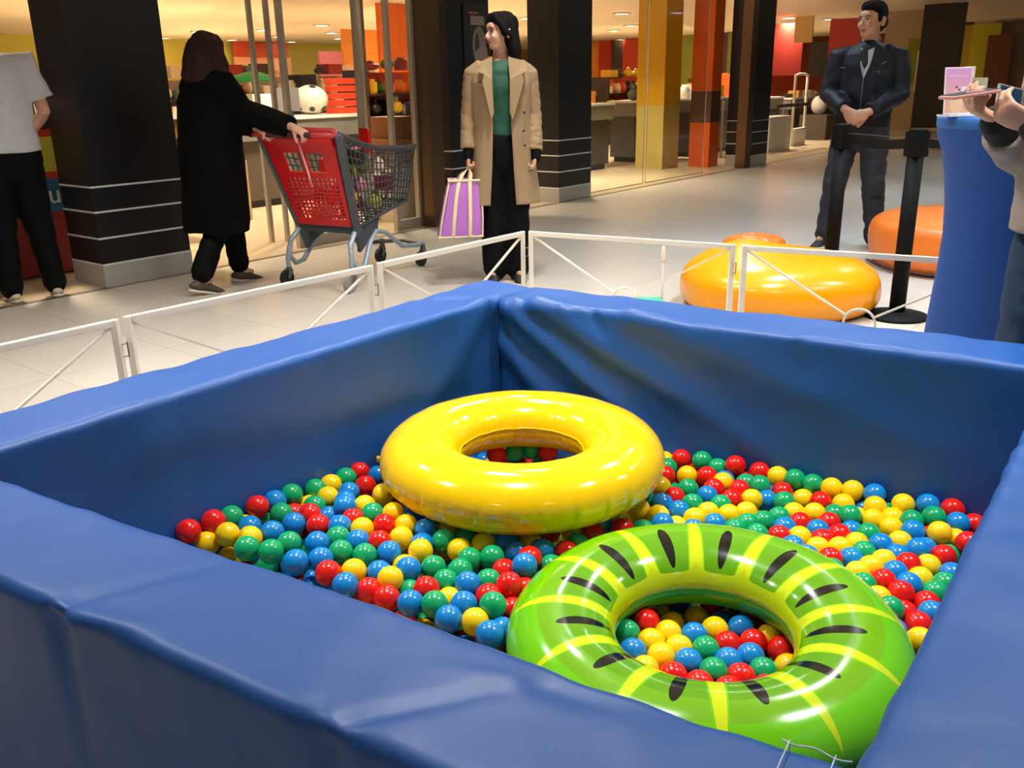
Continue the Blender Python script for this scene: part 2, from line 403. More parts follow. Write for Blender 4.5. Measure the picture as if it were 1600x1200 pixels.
# ---------------------------------------------------------------- balls
BALLS = """G-50,1676,209 B-507,1834,234 G-572,1870,242 B-232,1712,195 G-178,1700,199 Y-88,1641,192 B-144,1647,196 R-428,1807,219 Y-696,1947,249 G399,1618,127 G-630,1877,248 B-56,1591,193 R-15,1759,208 Y-284,1787,212 B-248,1832,210 B-108,1768,206 G-416,1901,220 B352,1568,133 Y1065,2006,184 R-286,1729,198 B21,1832,214 B-302,1910,210 Y299,1584,136 R560,1617,124 B-114,1699,198 Y-227,1913,212 B-382,1763,212 R-660,2087,253 R287,1713,135 B-558,2036,228 R-741,1988,264 G-55,1890,204 G-192,1856,199 R-783,1933,267 G-358,1895,213 R867,1760,166 B496,1702,122 B489,1598,122 Y-280,1974,215 G-175,1971,207 R508,1646,123 Y-373,1826,211 Y437,1699,121 G238,1670,137 R-330,1766,196 B-477,1932,228 B437,1576,127 G-541,1919,236 Y287,1641,133 B-455,1859,225 R-494,2027,227 B-596,1976,236 R-201,1760,200 Y422,1811,77 R1042,1928,161 R451,1642,122 B386,1674,124 G-594,2181,241 G1085,2083,188 G-160,1797,196 B1134,2056,183 R-328,2031,222 G397,1535,133 B988,1948,170 G-109,1889,200 Y-353,2205,226 Y330,1678,128 G885,2126,174 Y992,1898,153 Y934,2245,190 R848,1812,166 R654,2426,193 B-222,2016,215 Y1037,2159,188 B-440,2110,238 Y971,2068,167 Y886,2273,186 R860,1651,156 Y343,1623,128 B1011,2032,175 G844,2305,184 Y-78,1964,199 R-411,2265,223 Y-135,1936,200 G800,2330,189 B-383,1952,220 G-709,2027,255 G-600,2086,231 R107,2544,196 G3,2542,200 Y940,2111,169 B811,1914,166 B904,1803,161 G-129,1839,199 B1095,2143,194 R-52,2534,198 R939,1889,164 R1145,2111,195 B912,1987,164 G-365,2083,228 G-434,1967,223 Y333,2156,189 Y-381,2011,223 Y-274,2031,219 R512,2516,178 Y964,2162,181 R-331,1956,215 G567,2478,187 Y658,2249,167 B-628,2138,243 G696,2312,180 Y-501,2193,225 Y808,2173,159 Y570,2144,174 Y760,2358,186 G54,2559,199 B982,2214,193 B435,2143,188 B-316,1832,202 B4,1926,195 Y843,1871,168 Y509,2407,171 G657,2124,163 R564,2393,174 R915,1734,154 G-62,1791,198 B893,1854,163 G744,2236,164 B65,1937,194 B707,2271,153 Y-312,2087,226 G-543,2237,229 R-527,2081,231 Y-639,1935,244 B-438,2019,227 Y947,1840,153 R-61,1728,198 Y966,2001,162 G-475,2322,223 R844,2233,164 Y809,2274,152 G490,2295,180 G854,1947,165 R715,2386,188 G900,2039,166 R-26,1846,192 Y469,2099,188 B534,2252,178 Y356,1776,87 G1029,2083,178 B-658,2001,239 Y726,2038,161 R830,2046,161 Y-750,1953,223 B398,2186,190 Y805,1973,164 Y553,1676,116 B-22,1975,193 G481,2190,185 R754,2123,157 Y888,1908,163 G953,1776,154 R-443,2366,220 Y-509,2279,223 Y896,2206,168 R829,2118,158 R601,2243,171 B-450,2222,224 B786,2080,157 B242,1601,137 G501,1544,124 R439,2229,187 Y750,1972,165 Y377,2118,189 Y415,2315,181 Y602,2351,173 Y623,2169,168 R638,2306,170 R34,1882,204 B704,2092,160 B-387,2352,216 G707,2154,159 R756,2296,165 G560,2199,176 G608,2100,169 G609,2454,173 Y514,2144,182 R778,2022,160 Y-393,2135,225 Y857,2000,161 R565,2305,175 R1119,1968,174 G-123,2002,197 R-413,2064,222 Y799,1842,170 B935,1941,158 G-526,2139,225 Y756,2183,156 R854,1710,147 Y997,2122,166 R450,1523,127 B902,1682,162 B518,2085,178 B476,1787,80 R673,2039,164 Y-149,1742,182 R445,2410,171 B-483,2103,210 Y36,1986,190 R760,1912,169 R1187,2074,169 Y1114,2021,155 G811,1685,174 B-228,1964,201 R199,2036,182 G-242,1786,177 B378,2057,196 G861,2171,155 B393,1894,76 G994,1815,152 B873,2080,152 R275,2054,185 R87,2055,182 R468,1856,88 B1030,1859,152 Y344,1881,48 G154,1982,185 Y841,1597,153 G464,2483,164 G669,2355,166 Y-190,2016,131 B1022,1984,152 G565,2061,174 B-450,2166,224 Y146,2062,181 G618,2043,168 R530,1766,85 G793,1789,171 R-581,2136,205 G1074,1969,140 Y808,1740,166 B225,2088,183 Y-171,2032,199 G-652,2102,198 B-258,2086,209 B-481,1898,149 B961,2223,142 Y-262,1878,190 R123,1934,189 B691,1983,165 B-100,2798,62 Y557,1559,121 B-32,1639,170 Y-552,2189,203 Y270,2126,186 G354,2225,189 G-605,1923,168 G-219,1805,76 R-541,2160,135 G87,2638,113 Y502,1867,42 G-520,2025,148 Y-706,1967,171 Y418,2082,174 R313,1524,132 Y920,2162,149 Y331,2242,107 R1063,2049,149 R300,1794,93 G389,1846,42 B618,2399,157 R14,2741,102 B-551,2078,134 G1009,2189,148 Y466,2545,160 R545,2492,141 G329,2054,180 G483,2461,93 G438,1878,43 Y-295,2030,146 R681,2407,148 B-544,1938,163 Y101,2174,105 B-479,1840,158 B-155,1955,129 R54,2750,59 B-103,1999,79 R489,2529,93 B-136,2753,67 G-58,2782,102 R-41,2648,118 R-8,1709,174 B-285,2281,142 B163,2629,112 R551,2489,85 R-358,2375,139 G-64,2029,110 G-567,1992,159 B-637,1995,162 B729,2346,142 G802,2330,134 G89,2087,107 R-590,2177,103 G-493,1963,146 B-40,2162,117 B579,1800,43 Y-218,1989,89 Y253,1738,97 R-604,1985,115 Y-396,2368,94 G557,1747,39 B454,2040,186 Y-685,2056,215 G278,1830,52 B530,1708,73 Y-77,2742,65 G534,1619,72 G85,1881,182 R-539,1975,111 G550,1822,88 G-109,1793,77 Y704,2282,90 G-344,2398,87 G946,1833,83 G1066,2127,147 G-50,1704,126 R-434,1957,149 B426,1934,50 B1122,2108,145 G-1,2046,189 R20,1791,175 R-123,1736,76 R359,1491,136 B-199,1859,78 G-159,1742,121 R336,1822,45 B709,1929,168 G868,2285,133 G530,1916,46 Y-98,1865,79 G27,2697,66 B1171,2088,53 Y-249,2067,144 B728,2374,51 B150,2217,59 G-296,1933,133 G1122,2122,56 R-338,1990,146 Y259,1542,136 B1042,1975,42 R-182,1814,119 R-210,2227,140 Y-41,2873,51 G745,1858,171 G-599,2110,153 R-113,2058,80 Y-227,2046,94 G-223,2134,144 G-193,2086,123 Y-339,1892,140 Y406,1747,76 R419,2461,71 Y155,2746,55 B980,2160,93 G-255,1812,122 R-23,1817,126 B462,1824,38 B-22,2760,60 B-420,2024,152 R1058,2032,48 G162,2150,106 G374,2320,61 G-258,1852,80 G-40,2128,69 R-82,2049,196 B-421,1842,151 B-48,2607,74 Y313,1341,41 R113,1090,83 B878,1604,28 G176,2357,64 G149,1396,38 G-150,2102,86 Y176,1285,34 Y74,2525,77 Y-186,1379,77 G-69,2415,110 Y-56,1645,123 G981,1807,31 B762,1364,4 G-32,1125,91 B-83,1492,65 B656,2038,44 B217,2597,60 R680,1673,42 R-471,1819,106 Y116,1285,34 G-51,1343,100 B-80,2172,75 Y866,1659,35 B353,2550,45 B729,1590,32 R786,1871,48 Y238,1107,23 R142,1337,35 R103,1795,75 G888,2012,41 Y456,1311,34 Y5,1834,80 G514,2357,97 Y115,1920,117 R840,2064,88 G788,2224,38 R-26,2340,72 Y-452,1875,103 R-250,2272,94 B760,2244,85 G359,1581,43 G-20,1721,78 Y217,1134,70 B-8,1219,44 R-247,2456,75 Y-155,1233,62 Y-22,1043,92 Y-820,1486,134 R712,1800,50 G281,1278,35 G56,2096,60 Y406,2362,87 R494,1634,36 G342,1356,91 G812,2078,37 R-44,2814,56 B757,2119,84 R112,924,27 B-766,1572,129 R269,2589,97 G259,1331,38 R133,1512,49 Y435,1968,96 B54,2255,62 B-538,1744,118 G820,1955,91 B-178,1711,74 Y-618,1485,105 B85,1330,36 G-22,2030,70 Y-617,1793,129 R-661,1689,130 B91,1033,86 B164,1808,68 Y276,943,36 R19,1955,120 Y790,1972,43 B390,2504,44 Y724,2256,41 Y-382,2145,106 B677,1846,49 G525,1198,14 R884,1685,83 Y850,2123,38 Y-822,1800,137 G-369,1556,92 G-817,1603,135 R-92,1047,45 G523,2298,97 G-449,1786,150 R811,1673,40 R-663,1629,125 Y-461,1623,149 Y370,1303,85 Y-179,2314,85 G-215,1547,86 Y-487,2308,102 G353,1050,40 G-231,1685,75 B195,2544,65 G464,2295,101 R-265,1232,74 B-726,1689,180 R-366,1839,128 B-78,1434,61 R-125,1946,80 R-366,1213,79 G-250,2218,98 R567,1964,48 R-78,1593,107 R-461,1681,144 B118,1587,58 R-572,1337,93 G-471,1276,89 B-815,1661,136 Y648,1232,55 B403,2291,102 R-488,1571,149 B565,1925,94 R-1,1628,112 R591,1219,59 R452,1368,39 R-321,1328,136 G771,2028,39 Y288,1668,78 G292,1088,14 B516,2512,45 Y554,2210,56 B501,1251,23 B-172,2707,68 B399,1293,36 G950,2183,48 Y235,2527,106 B75,1529,53 R-297,2126,104 Y559,1523,75 R-429,1991,103 R221,954,14 B456,2161,104 G-300,2242,101 R355,1644,75 Y613,2210,49 Y650,1505,25 R409,1238,72 B-4,2241,66 B-628,2130,106 B-45,2283,72 B565,1430,29 G259,1774,53 R211,2267,103 Y735,1532,23 Y17,2141,62 Y668,2329,49 R-43,1762,129 B639,2434,54 Y752,2084,37 Y-336,1695,83 G1008,2195,53 B642,2297,90 G-84,1641,73 G-413,2127,152 Y-424,1577,143 Y-605,2074,107 B112,970,62 R701,1703,86 B170,2117,59 R612,1752,43 G-388,2249,103 Y374,1497,45 B610,2058,74 R704,1401,55 G-48,1550,65 G537,1142,7 R226,1591,51 B-504,2059,105 G807,1513,19 R297,1177,66 G368,1154,16 R-197,2488,72 Y863,2163,78 Y354,2205,68 G-699,1869,133 Y-268,1573,83 B84,1251,80 R-320,1386,130 R-78,1698,76 Y494,2109,105 G902,1753,37 B339,2151,68 R-526,1660,153 R617,1259,12 Y340,1291,37 Y278,1571,47 G-29,1196,94 R-677,1983,122 Y-619,1425,100 R983,2073,48 R399,1394,44 G-394,2427,90 B-556,1884,142 B-565,1459,99 Y611,1352,61 Y-190,1896,123 G-161,1991,84 R221,2491,62 B821,1710,85 G-717,1544,122 B687,1762,88 Y-994,1665,189 R600,1534,31 Y591,1573,76 B-771,1948,133 R367,2450,49 Y-117,2216,81 R-176,1320,72 R787,1906,94 Y578,1615,36 G93,2209,58 R-167,1778,75 G81,1067,40 G-270,1186,109 R-259,1513,86 R551,2268,55 R-714,1601,127 B87,2423,73 Y562,2412,51 R-249,1287,79 R864,1802,43 G-12,1931,76 G-32,2703,67 R-280,1263,121 R-186,1941,83 Y583,2299,94 R566,1488,31 B-36,1606,69 G-669,1456,107 Y774,1667,85 B208,1009,21 B-186,1594,76 Y62,2219,108 R-610,1657,123 R-236,2331,88 Y-611,1600,117 R-356,2054,146 R-27,1399,96 Y-414,1485,96 R18,1545,59 B519,1962,84 B-154,2228,122 B-373,1982,99 Y-70,1923,78 G-28,2456,77 Y-126,1323,105 B-307,1724,126 B-58,1822,79 R-465,1933,105 B-130,1676,74 B425,1153,13 G70,2310,65 G62,1312,86 B-194,2195,93 B-174,1164,57 Y272,2305,98 B918,1643,57 G-1030,1619,155 Y111,1225,35 Y-908,1775,178 Y164,1575,102 Y1098,2026,90 G759,1923,47 B-234,1905,83 G858,1715,40 G712,2029,41 R-869,1635,138 B-77,1290,102 Y14,1748,119 R-344,2242,141 G-64,1211,50 G672,2387,52 R-115,2697,68 R-263,1321,125 B295,2217,66 G240,1468,45 R-194,2430,76 B671,2152,41 R-22,2558,77 G-26,1496,58 B-253,2573,69 Y-224,1192,64 B590,2464,51 B25,1170,43 G184,1716,93 R-245,1628,78 G1073,2152,57 B-522,1307,91 B195,874,10 B-525,1803,116 Y161,2590,68 Y-461,1499,128 G781,2065,84 Y14,1985,71 Y815,2262,79 B307,1032,6 Y229,2645,93 G605,1395,21 Y338,1449,46 G-642,2029,114 Y635,1690,76 R923,1807,37 Y-21,1437,52 G520,1809,39 G47,2625,73 B359,2376,56 G-130,1365,66 Y-809,1902,137 R235,1198,65 B646,1355,13 B-565,1782,152 B-848,1820,185 R120,2230,106 Y-291,1901,86 G200,1173,30 R-192,1435,79 B773,1465,13 B20,1601,66 G503,1292,64 B-140,2565,71 R-22,1253,91 G-832,1632,184 B14,2297,67 B903,2049,85 R170,1434,91 B282,2138,65 G-877,1750,137 B-464,2098,124 R752,1555,74 B187,1494,46 Y-359,1500,94 R620,2119,95 R235,1348,88 R254,2261,63 Y-451,2353,99 B1116,1936,37 B168,2556,114 Y463,1482,41 Y204,1762,62 R36,2040,65 G51,1939,72 Y373,1342,41 Y-97,2117,78 Y-971,1694,143 R1140,2035,49 Y463,2427,48 R824,1761,46 R3,1309,91 R879,1839,87 G188,2172,59 B81,1680,71 G419,1334,73 B668,2270,45 G340,1394,45 Y373,2605,43 Y-409,2093,105 G16,1448,96 B144,1455,42 B-77,1165,84 R545,1302,23 B688,1888,90 Y-494,2171,103 B660,1637,86 Y57,2809,51 R-31,1327,48 R308,2446,54 B467,2544,42 Y366,1540,82 B494,2149,62 Y256,1163,25 B11,1507,103 G252,1050,16 Y454,2372,54 Y618,1846,46 G734,1975,44 B815,1849,95 G-335,2155,138 Y743,1337,51 G-102,1239,84 B-64,1859,125 B829,2023,40 R-494,1730,155 R961,2127,48 R798,1768,97 G1017,2138,53 Y32,1489,51 Y697,1510,61 R-301,2186,104 B106,2777,53 R171,1610,57 Y227,2128,62 G-441,2272,102 G557,2051,53 B-81,2561,74 R-311,2093,149 R729,2140,37 Y601,1316,17 Y612,1490,67 R-196,2138,94 Y643,1542,70 B266,2403,100 Y1037,1825,27 B595,1134,6 R8,2841,49 G1006,1756,25 Y943,2030,43 G130,2322,64 R-104,1457,107 R641,2100,44 R196,1067,26 G-787,1848,136 B496,2206,62 Y-344,2339,94 G529,2179,100 B920,2165,94 Y325,795,39 G-169,2049,88 B436,2121,66 B36,2567,77 R-227,2371,129 B962,1976,42 Y-150,2651,69 R520,2452,48 Y901,1783,86 G-43,1458,100 G173,1930,112 B123,2635,68 R-72,2661,70 R264,993,10 R868,2068,40 B-389,2037,103 B-570,1397,95 G879,1948,90 R-564,2028,109 R-522,1919,112 G516,1398,34 B-612,1883,125 Y-416,1310,90 Y875,1912,43 G810,2321,87 R-112,2511,74 Y610,2269,50 R937,2240,47 G321,2093,66 G1150,2101,103 Y-274,2011,95 R223,1497,93 R627,1645,38 G-526,1584,107 Y-718,1485,117 Y444,1253,28 B-165,2166,134 R-702,1810,135 Y663,1411,15 G571,2368,89 G398,1108,39 G200,1243,83 R-440,2147,104 B26,1888,77 G-511,1484,98 Y904,1863,41 R268,1612,85 R868,1533,69 Y-523,2263,102 B613,2154,48 Y787,2131,36 B-3,2085,66 B-416,2199,104 Y-357,2472,82 B1,2604,105 Y845,1862,45 Y183,1666,60 G465,1426,41 Y52,1223,39 R824,2177,37 Y304,1302,83 B55,1380,40 Y1100,1991,44 R985,1896,78 R-920,1547,148 R-177,2575,116 Y-639,1938,123 R372,833,36 R483,2003,104 R-971,1577,151 R471,2075,61 B199,2708,57 Y589,2180,93 Y191,2440,65 R441,2084,111 Y-146,1480,73 G36,1717,77 G-534,1394,141 Y469,1728,78 R841,2302,45 G-537,1833,165 G-272,1778,77 B175,1190,80 B464,2487,44 R617,1166,50 Y477,1912,69 R549,2327,54 Y260,2348,61 R1097,1818,24 R777,1385,55 B767,1778,49 Y276,2497,55 G1077,1794,73 R38,1432,45 G399,2227,99 G35,2197,61 R-779,1882,184 R371,1970,104 Y57,1909,121 Y-169,1113,85 R259,1926,58 B-196,2256,90 B-410,1741,140 B-409,1938,100 B-250,2516,71 B-419,1901,144 G-615,1757,177 G648,2236,88 B-159,2404,116 B-320,1248,81 Y-448,1717,100 Y605,2006,48 B-664,1573,119 G-917,1670,140 B223,1973,61 G722,1740,48 B314,1933,55 Y851,1967,42 Y-613,1698,165 R303,2038,63 G410,1206,22 Y-208,2662,68 B636,1415,66 B884,2105,82 G-32,1164,47 Y-59,2228,72 G719,1634,70 R105,2296,110 B196,1428,41 B-109,1905,120 R200,1338,36 R-26,2397,75 B268,2627,53 G-217,1122,54 R116,1021,35 Y962,1686,66 R-286,1361,89 Y-758,1798,137 R963,1862,35 B67,1408,89 R-869,1576,140 G-78,2206,123 R797,2009,87 G1141,1901,77 R615,1805,88 B-720,1767,168 G318,2332,61 Y432,2520,81 G889,2271,45 B-136,1424,70 G672,1818,98 G-469,1336,92 G-721,1427,113 R797,1411,7 G1002,1973,83 G775,2176,70 R584,1278,58 G-666,1513,113 G11,1045,44 Y776,2284,42 Y-263,1953,89 G-139,2271,83 G-365,1386,94 G609,2326,51 R-217,1654,122 B-184,1651,75 B-396,1644,133 R416,2065,64 Y395,1062,0 Y-540,2208,102 R250,2443,59 Y-334,1474,141 G173,2313,102 Y451,2021,58 G924,1993,84 R-708,1720,135 R-160,1537,75 B-339,1868,88 G-248,2158,100 Y239,1872,59 R363,1733,39 R-97,2311,77 Y581,1192,10 G96,1418,40 B1026,1724,68 Y499,1579,50 R-143,1077,47 Y117,1541,92 B482,1147,9 R-131,2024,124 R130,2540,72 G6,1687,116 Y-820,1741,136 B-803,1702,175 R-763,1743,136 B-659,1795,170 G515,1517,37 G-90,1325,57 R-9,1568,105 B1184,1998,90 G-501,1637,107 B947,1917,39 B-300,2484,75 B14,2454,117 Y282,1719,48 G-69,1756,78 Y46,1776,79 B-395,2309,99 B816,2126,85 Y-614,1541,110 G135,2361,106 B80,2674,67 Y141,1175,34 G586,1654,77 R60,1014,40 Y367,2264,65 G274,1466,96 Y-363,1707,133 B-713,1902,178 B92,2585,74 R725,2315,46 G237,1423,83 R279,1120,62 G-485,1763,108 R-126,1133,51 Y550,1564,35 G38,1813,123 Y252,2683,54 Y221,1817,60 Y-765,1631,133 R-700,2038,120 B515,2053,94 G699,1278,47 G-150,1892,79 G377,2108,67 B648,2005,90 Y412,1452,45 Y736,1684,43 R30,1362,90 R-392,1523,135 Y2,1115,45 Y277,1218,29 G283,1377,73 R-381,1741,89 G1076,1870,29 Y180,2652,62 B411,2560,41 Y-351,1925,93 R-6,2651,72 G906,2141,43 Y-291,2067,101 B441,1658,36 B374,1188,64 B557,2006,88 G71,1997,66 B-844,1856,137 B-656,1748,133 Y1215,1980,42 Y528,2239,99 B-63,1378,55 Y-325,1662,131 G136,2691,62 G-208,1461,130 R258,1958,107 B65,1571,88 Y490,2323,57 Y384,1787,39 Y-188,1343,123 Y676,2211,42 G623,1916,95 B734,2199,38 Y332,1492,87 Y31,2356,71 G-423,1246,86 R-421,1369,93 Y-463,1451,96 R619,1452,23 B1003,1693,24 G13,2798,87 G666,2073,89 Y30,1206,89 G-476,2226,102 G88,1474,46 B767,1634,37 Y368,1244,30 B-561,1519,104 B339,1993,59 R639,1298,60 G-564,1690,119 Y-188,2605,68 R1133,1870,29 Y-210,2297,129 G-429,1774,98 R-294,1856,125 B1058,1924,36 R-136,2160,84 Y501,1094,1 Y394,2164,69 Y-54,2508,77 R675,1982,45 Y924,2086,44 B9,985,41 Y-193,2370,81 B-244,2104,99 R247,902,5 G-515,2117,103 Y282,1982,60 G969,1646,26 B-407,1427,95 Y414,2023,104 R587,2239,94 B846,2231,40 G-671,1717,179 Y-392,1341,135 B28,1660,72 G208,2229,61 G-34,1878,79 Y90,2366,69 G957,1772,70 Y-94,1395,102 R559,1245,17 G530,1877,90 R243,2027,62 B-333,2028,100 G84,1174,38 Y-671,1396,104 R236,1385,40 B212,2194,109 B694,2084,40 B-768,1516,127 B-137,1160,101 R-316,1183,71 R-138,1572,117 B-278,1720,77 R-303,1477,91 B248,2184,63 G447,1598,38 B-167,1504,124 G408,2408,51 B-100,1088,86 G223,2392,62 B-295,1420,91 G649,1897,48 B678,1613,35 Y1004,1840,73 G57,1280,38 Y824,2205,88 Y591,1699,40 Y-132,1612,74 G-322,1593,86 Y544,1664,36 B421,1501,77 B722,1310,3 Y737,1418,9 Y443,1098,3 R-359,1640,88 R254,2550,56 R-432,1541,97 R158,981,27 R498,1754,36 Y328,1724,85 B-1,1277,43 R-60,1271,51 Y329,1685,42 Y163,2493,69 G-235,1134,107 R-393,1882,95 R-305,1305,86 G75,1624,66 R-495,1291,140 B317,1766,45 R560,1359,26 B38,1082,79 Y-106,1559,71 R489,1694,35 Y-443,1416,139 G136,1701,68 R220,2350,103 B513,1459,36 G169,1028,60 G-77,2368,76 R376,1429,84 Y503,1342,32 Y399,1993,57 B-1,2117,113 B-506,1695,110 B-511,1860,113 Y-316,1971,94 B173,1120,31 G291,1485,46 G846,1898,92 Y-444,1648,99 Y157,1491,95 G6,2505,78 Y-210,1713,122 R-664,2084,112 G331,1198,25 R526,2099,58 G656,1792,48 B-408,1689,166 Y57,1122,42 Y170,2273,61 G30,1139,90 Y334,2498,48 R310,2275,64 R816,1918,45 G-365,1798,87 G-579,1932,118 B-518,1427,95 B703,1368,7 R684,1336,52 R85,1894,73 G1155,1980,42 Y149,2450,105 G-101,2345,125 G957,1731,30 Y564,2084,101 B601,1970,95 G-280,1613,123 R553,2151,56 B460,1540,40 Y663,1302,8 R1022,2048,91 G395,1625,39 R387,1680,37 G263,2083,63 Y-520,1518,146 Y895,2233,89 Y-342,2285,99 G288,868,30 G112,2107,58 B1081,1951,81 R-520,1365,92 B-770,1456,124 R217,2308,62 B200,1918,63 B969,2218,91 G239,1650,52 Y912,1694,33 B359,2048,64 R25,1328,41 R708,1999,91 G-293,2369,87 Y777,2343,48 B703,2180,82 G699,1927,47 R-337,1545,140 Y-146,2463,75 Y166,1962,64 R41,2318,114 G-301,1648,81 G29,2416,75 R-357,1328,91 G1096,2070,53 R350,1100,10 B324,2636,47 R906,1959,42 Y894,2199,43 G-324,1755,81 Y-870,1517,142 Y840,1560,25 B116,1125,37 G667,1729,46 R510,2012,54 B92,2052,61 G-577,1832,123 Y292,1882,75 R-621,1367,97 Y598,2423,95 R-295,2427,81 Y91,1738,75 R935,1597,25 Y-303,2542,72 G-608,1846,170 Y-224,1595,121 B-114,1645,121 G341,892,40 Y780,1721,46 R234,1533,48 R342,2301,104 Y-118,2410,77 B-167,1272,104 Y-491,1540,101 Y-712,1661,131 B322,1580,84 G901,1552,23 B742,1446,59 G-293,2313,94 B-129,1285,62 Y626,1951,47 B681,1557,29 B319,1242,62 Y140,1073,34 G243,844,1 Y697,2121,83 B613,2383,52 B279,1526,84 B188,1380,75 B144,1905,68 R-600,2040,154 B-372,1942,144 R468,2235,105 G-357,2198,105 G640,1198,7 Y673,1457,48 G-113,1516,108 B-120,1191,54 Y-148,1835,77 R-326,1208,122 R439,2201,67 G-560,1631,115 G559,1856,44 R589,1868,92 R865,1504,18 Y-324,1789,129 B821,1615,32 G-571,2122,103 B-736,1993,127 G150,2062,60 Y582,2103,51 R-457,2188,144 G433,1714,35 G-406,1603,94 B173,1226,33 R145,1754,70 G-21,2185,66 G-337,1271,132 B-390,1227,130 G129,2007,63 G127,1643,64 G629,1586,33 G-413,1829,96 Y914,1900,84 G-863,1695,137 R124,1849,72 Y-399,1685,92 R-240,1399,85 Y466,1203,19 B1062,1771,22 G-181,1200,102 Y756,1829,75 B508,2391,51 Y-749,1893,134 Y303,2580,49 G-919,1607,144 Y-970,1636,147 B115,1193,83 Y-41,1016,43 R227,1248,33 R-222,1746,74 R-596,1738,126 G73,2152,58 B309,1623,45 R317,1422,91 R-350,1440,94 G537,1427,81 B404,1544,42 Y178,1551,51 R-200,2548,69 Y371,1941,53 G144,1254,76 G282,1428,45 G-40,1074,46 Y-161,2520,103 R-71,1121,48 G-310,1819,81 G-168,1622,123 B-463,1591,100 G-221,1263,124 Y132,2163,57 G767,1500,59 Y-270,1680,118 B-245,2399,81 B-267,1152,62 B442,1773,36 Y-657,1896,159 Y675,1245,6 Y1017,1880,33 G-53,1515,110 B-14,1781,80 Y724,2064,85 G342,2418,92 Y-448,2048,105 R108,1370,71 R-106,2613,71 G-471,1393,94 G-249,1456,87 B-137,2355,79 R-277,1452,137 B142,2405,68 R-359,1600,131 Y1041,2086,52 G186,2398,106 B79,1967,116 Y210,1627,96 R181,1861,66 B432,2317,59 Y-372,1272,86 Y1003,1935,38 Y150,901,66 B784,1568,27 Y-313,1536,89 Y474,1968,52 Y171,926,20 B61,954,36 G728,1873,49 G109,1951,68 B1000,2018,45 Y716,1478,17 Y-239,2622,94 G-818,1545,135 G433,2260,64 R1255,2034,45 Y64,1839,77 B1197,2037,48 G-881,1809,137 B-57,2074,73 B-159,1407,120 G590,1905,46 G-86,2460,76 G-349,2096,105 Y832,1459,12 Y226,1707,56 B1077,2107,94 Y-488,2004,106 Y801,1440,58 G808,1815,48 Y-650,1839,131 R110,2478,74 G-935,1740,139 Y-623,1623,169 G-5,1380,46 B1051,1885,80 R10,2381,118 G1175,1925,36 R493,1488,125 R414,1477,131 B802,1640,150 G856,2003,88 Y560,1087,1 B-49,1978,75 R406,1586,80 G-29,1666,74 R438,1402,87 B493,2265,60 R-763,1686,135 R-210,1248,70 R188,2018,62 B111,2265,61 B18,2174,110 B263,1248,80 G965,2034,95 Y325,1535,46 Y302,2390,57 R-569,1565,139 B-737,1844,168 B51,2470,77 R-255,1750,123 B-230,1343,82 R224,1293,66 R-791,1771,177 R312,1145,19 R-697,1927,129 R-88,2263,107 Y-204,1493,81 B915,2255,135""".split()
bmat = {'R': mat('red_ball', 'dd1a12', .18, spec=.5), 'G': mat('green_ball', '0fa062', .2), 'B': mat('blue_ball', '1180cc', .2), 'Y': mat('yellow_ball', 'f4cc0c', .2)}
bname = {'R': 'red', 'G': 'green', 'B': 'blue', 'Y': 'yellow'}
bmesh_ = {}
for k in bmat:
    b_ = B(); bmesh.ops.create_icosphere(b_, subdivisions=4, radius=.03)
    me = D.meshes.new('ball_' + bname[k]); b_.to_mesh(me); b_.free(); me.materials.append(bmat[k]); me.polygons.foreach_set('use_smooth', [True] * len(me.polygons)); bmesh_[k] = me
def zone(x, y):
    q = at_px(x, y)
    if math.hypot(x - KC[0], y - KC[1]) < .25:
        return 'in the kiwi ring hole, at its ' + ('left' if q[0] < 1060 else 'middle' if q[0] < 1150 else 'right')
    if math.hypot(x - YC[0], y - YC[1]) < .27: return 'seen through the hole of the yellow ring'
    if x < -.32:
        return ('at the leftmost tip of the balls, by the left wall' if q[0] < 430 else 'left of the yellow ring, against the shaded left wall' if q[1] < 800 else 'left of the yellow ring, nearer the front wall')
    if x > .40 and y > 1.95:
        return ('right beside the yellow ring' if q[0] < 1130 else 'along the dark back wall, right of the yellow ring' if q[1] < 800 else 'between the back wall and the green kiwi ring') if q[0] < 1330 else ('in the far right corner of the pit' if q[1] < 840 else 'below the far right corner of the pit')
    if x > .55: return 'between the kiwi ring and the right pit wall'
    return ('just under the front of the yellow ring' if q[1] < 850 else 'between front wall and kiwi ring tip' if q[0] > 640 else 'along the front wall, left of the kiwi ring')
def at_px(x, y):
    d = Vector((x, y, .17)) - CAM; z = d.dot(fwd); return 800 + F_PX * d.dot(c_right) / z, 600 - F_PX * d.dot(c_up) / z
tb_ = B(); bmesh.ops.create_icosphere(tb_, subdivisions=3, radius=.0298); tb_.verts.index_update()
tv = np.array([v.co[:] for v in tb_.verts]); tf = np.array([[v.index for v in f.verts] for f in tb_.faces]); tb_.free()
rest_mats = [bmat[k] for k in 'RGBY']; RV, RF, RM = [], [], []
for i, t in enumerate(BALLS):
    k = t[0]; x, y, z = (int(v) / 1000 for v in t[1:].split(','))
    if i < 300:
        o = D.objects.new('play_ball', bmesh_[k]); o.location = (x, y, z); COL.objects.link(o)
        zt = zone(x, y)
        tag(o, 'glossy %s play ball %s' % (bname[k], zt), 'ball', '%s balls %s' % (bname[k], zt))
    elif z > .03:
        RF.append(tf + len(RV) * len(tv)); RV.append(tv + np.array((x - .1, y - 1.9, z - .04))); RM += ['RGBY'.index(k)] * len(tf)
me = D.meshes.new('play_balls'); me.from_pydata(np.concatenate(RV).tolist(), [], np.concatenate(RF).tolist())
o = link_mesh('play_balls', me, rest_mats); me.polygons.foreach_set('material_index', RM); me.polygons.foreach_set('use_smooth', [True] * len(RM)); me.update()
o.location = (.1, 1.9, .04)
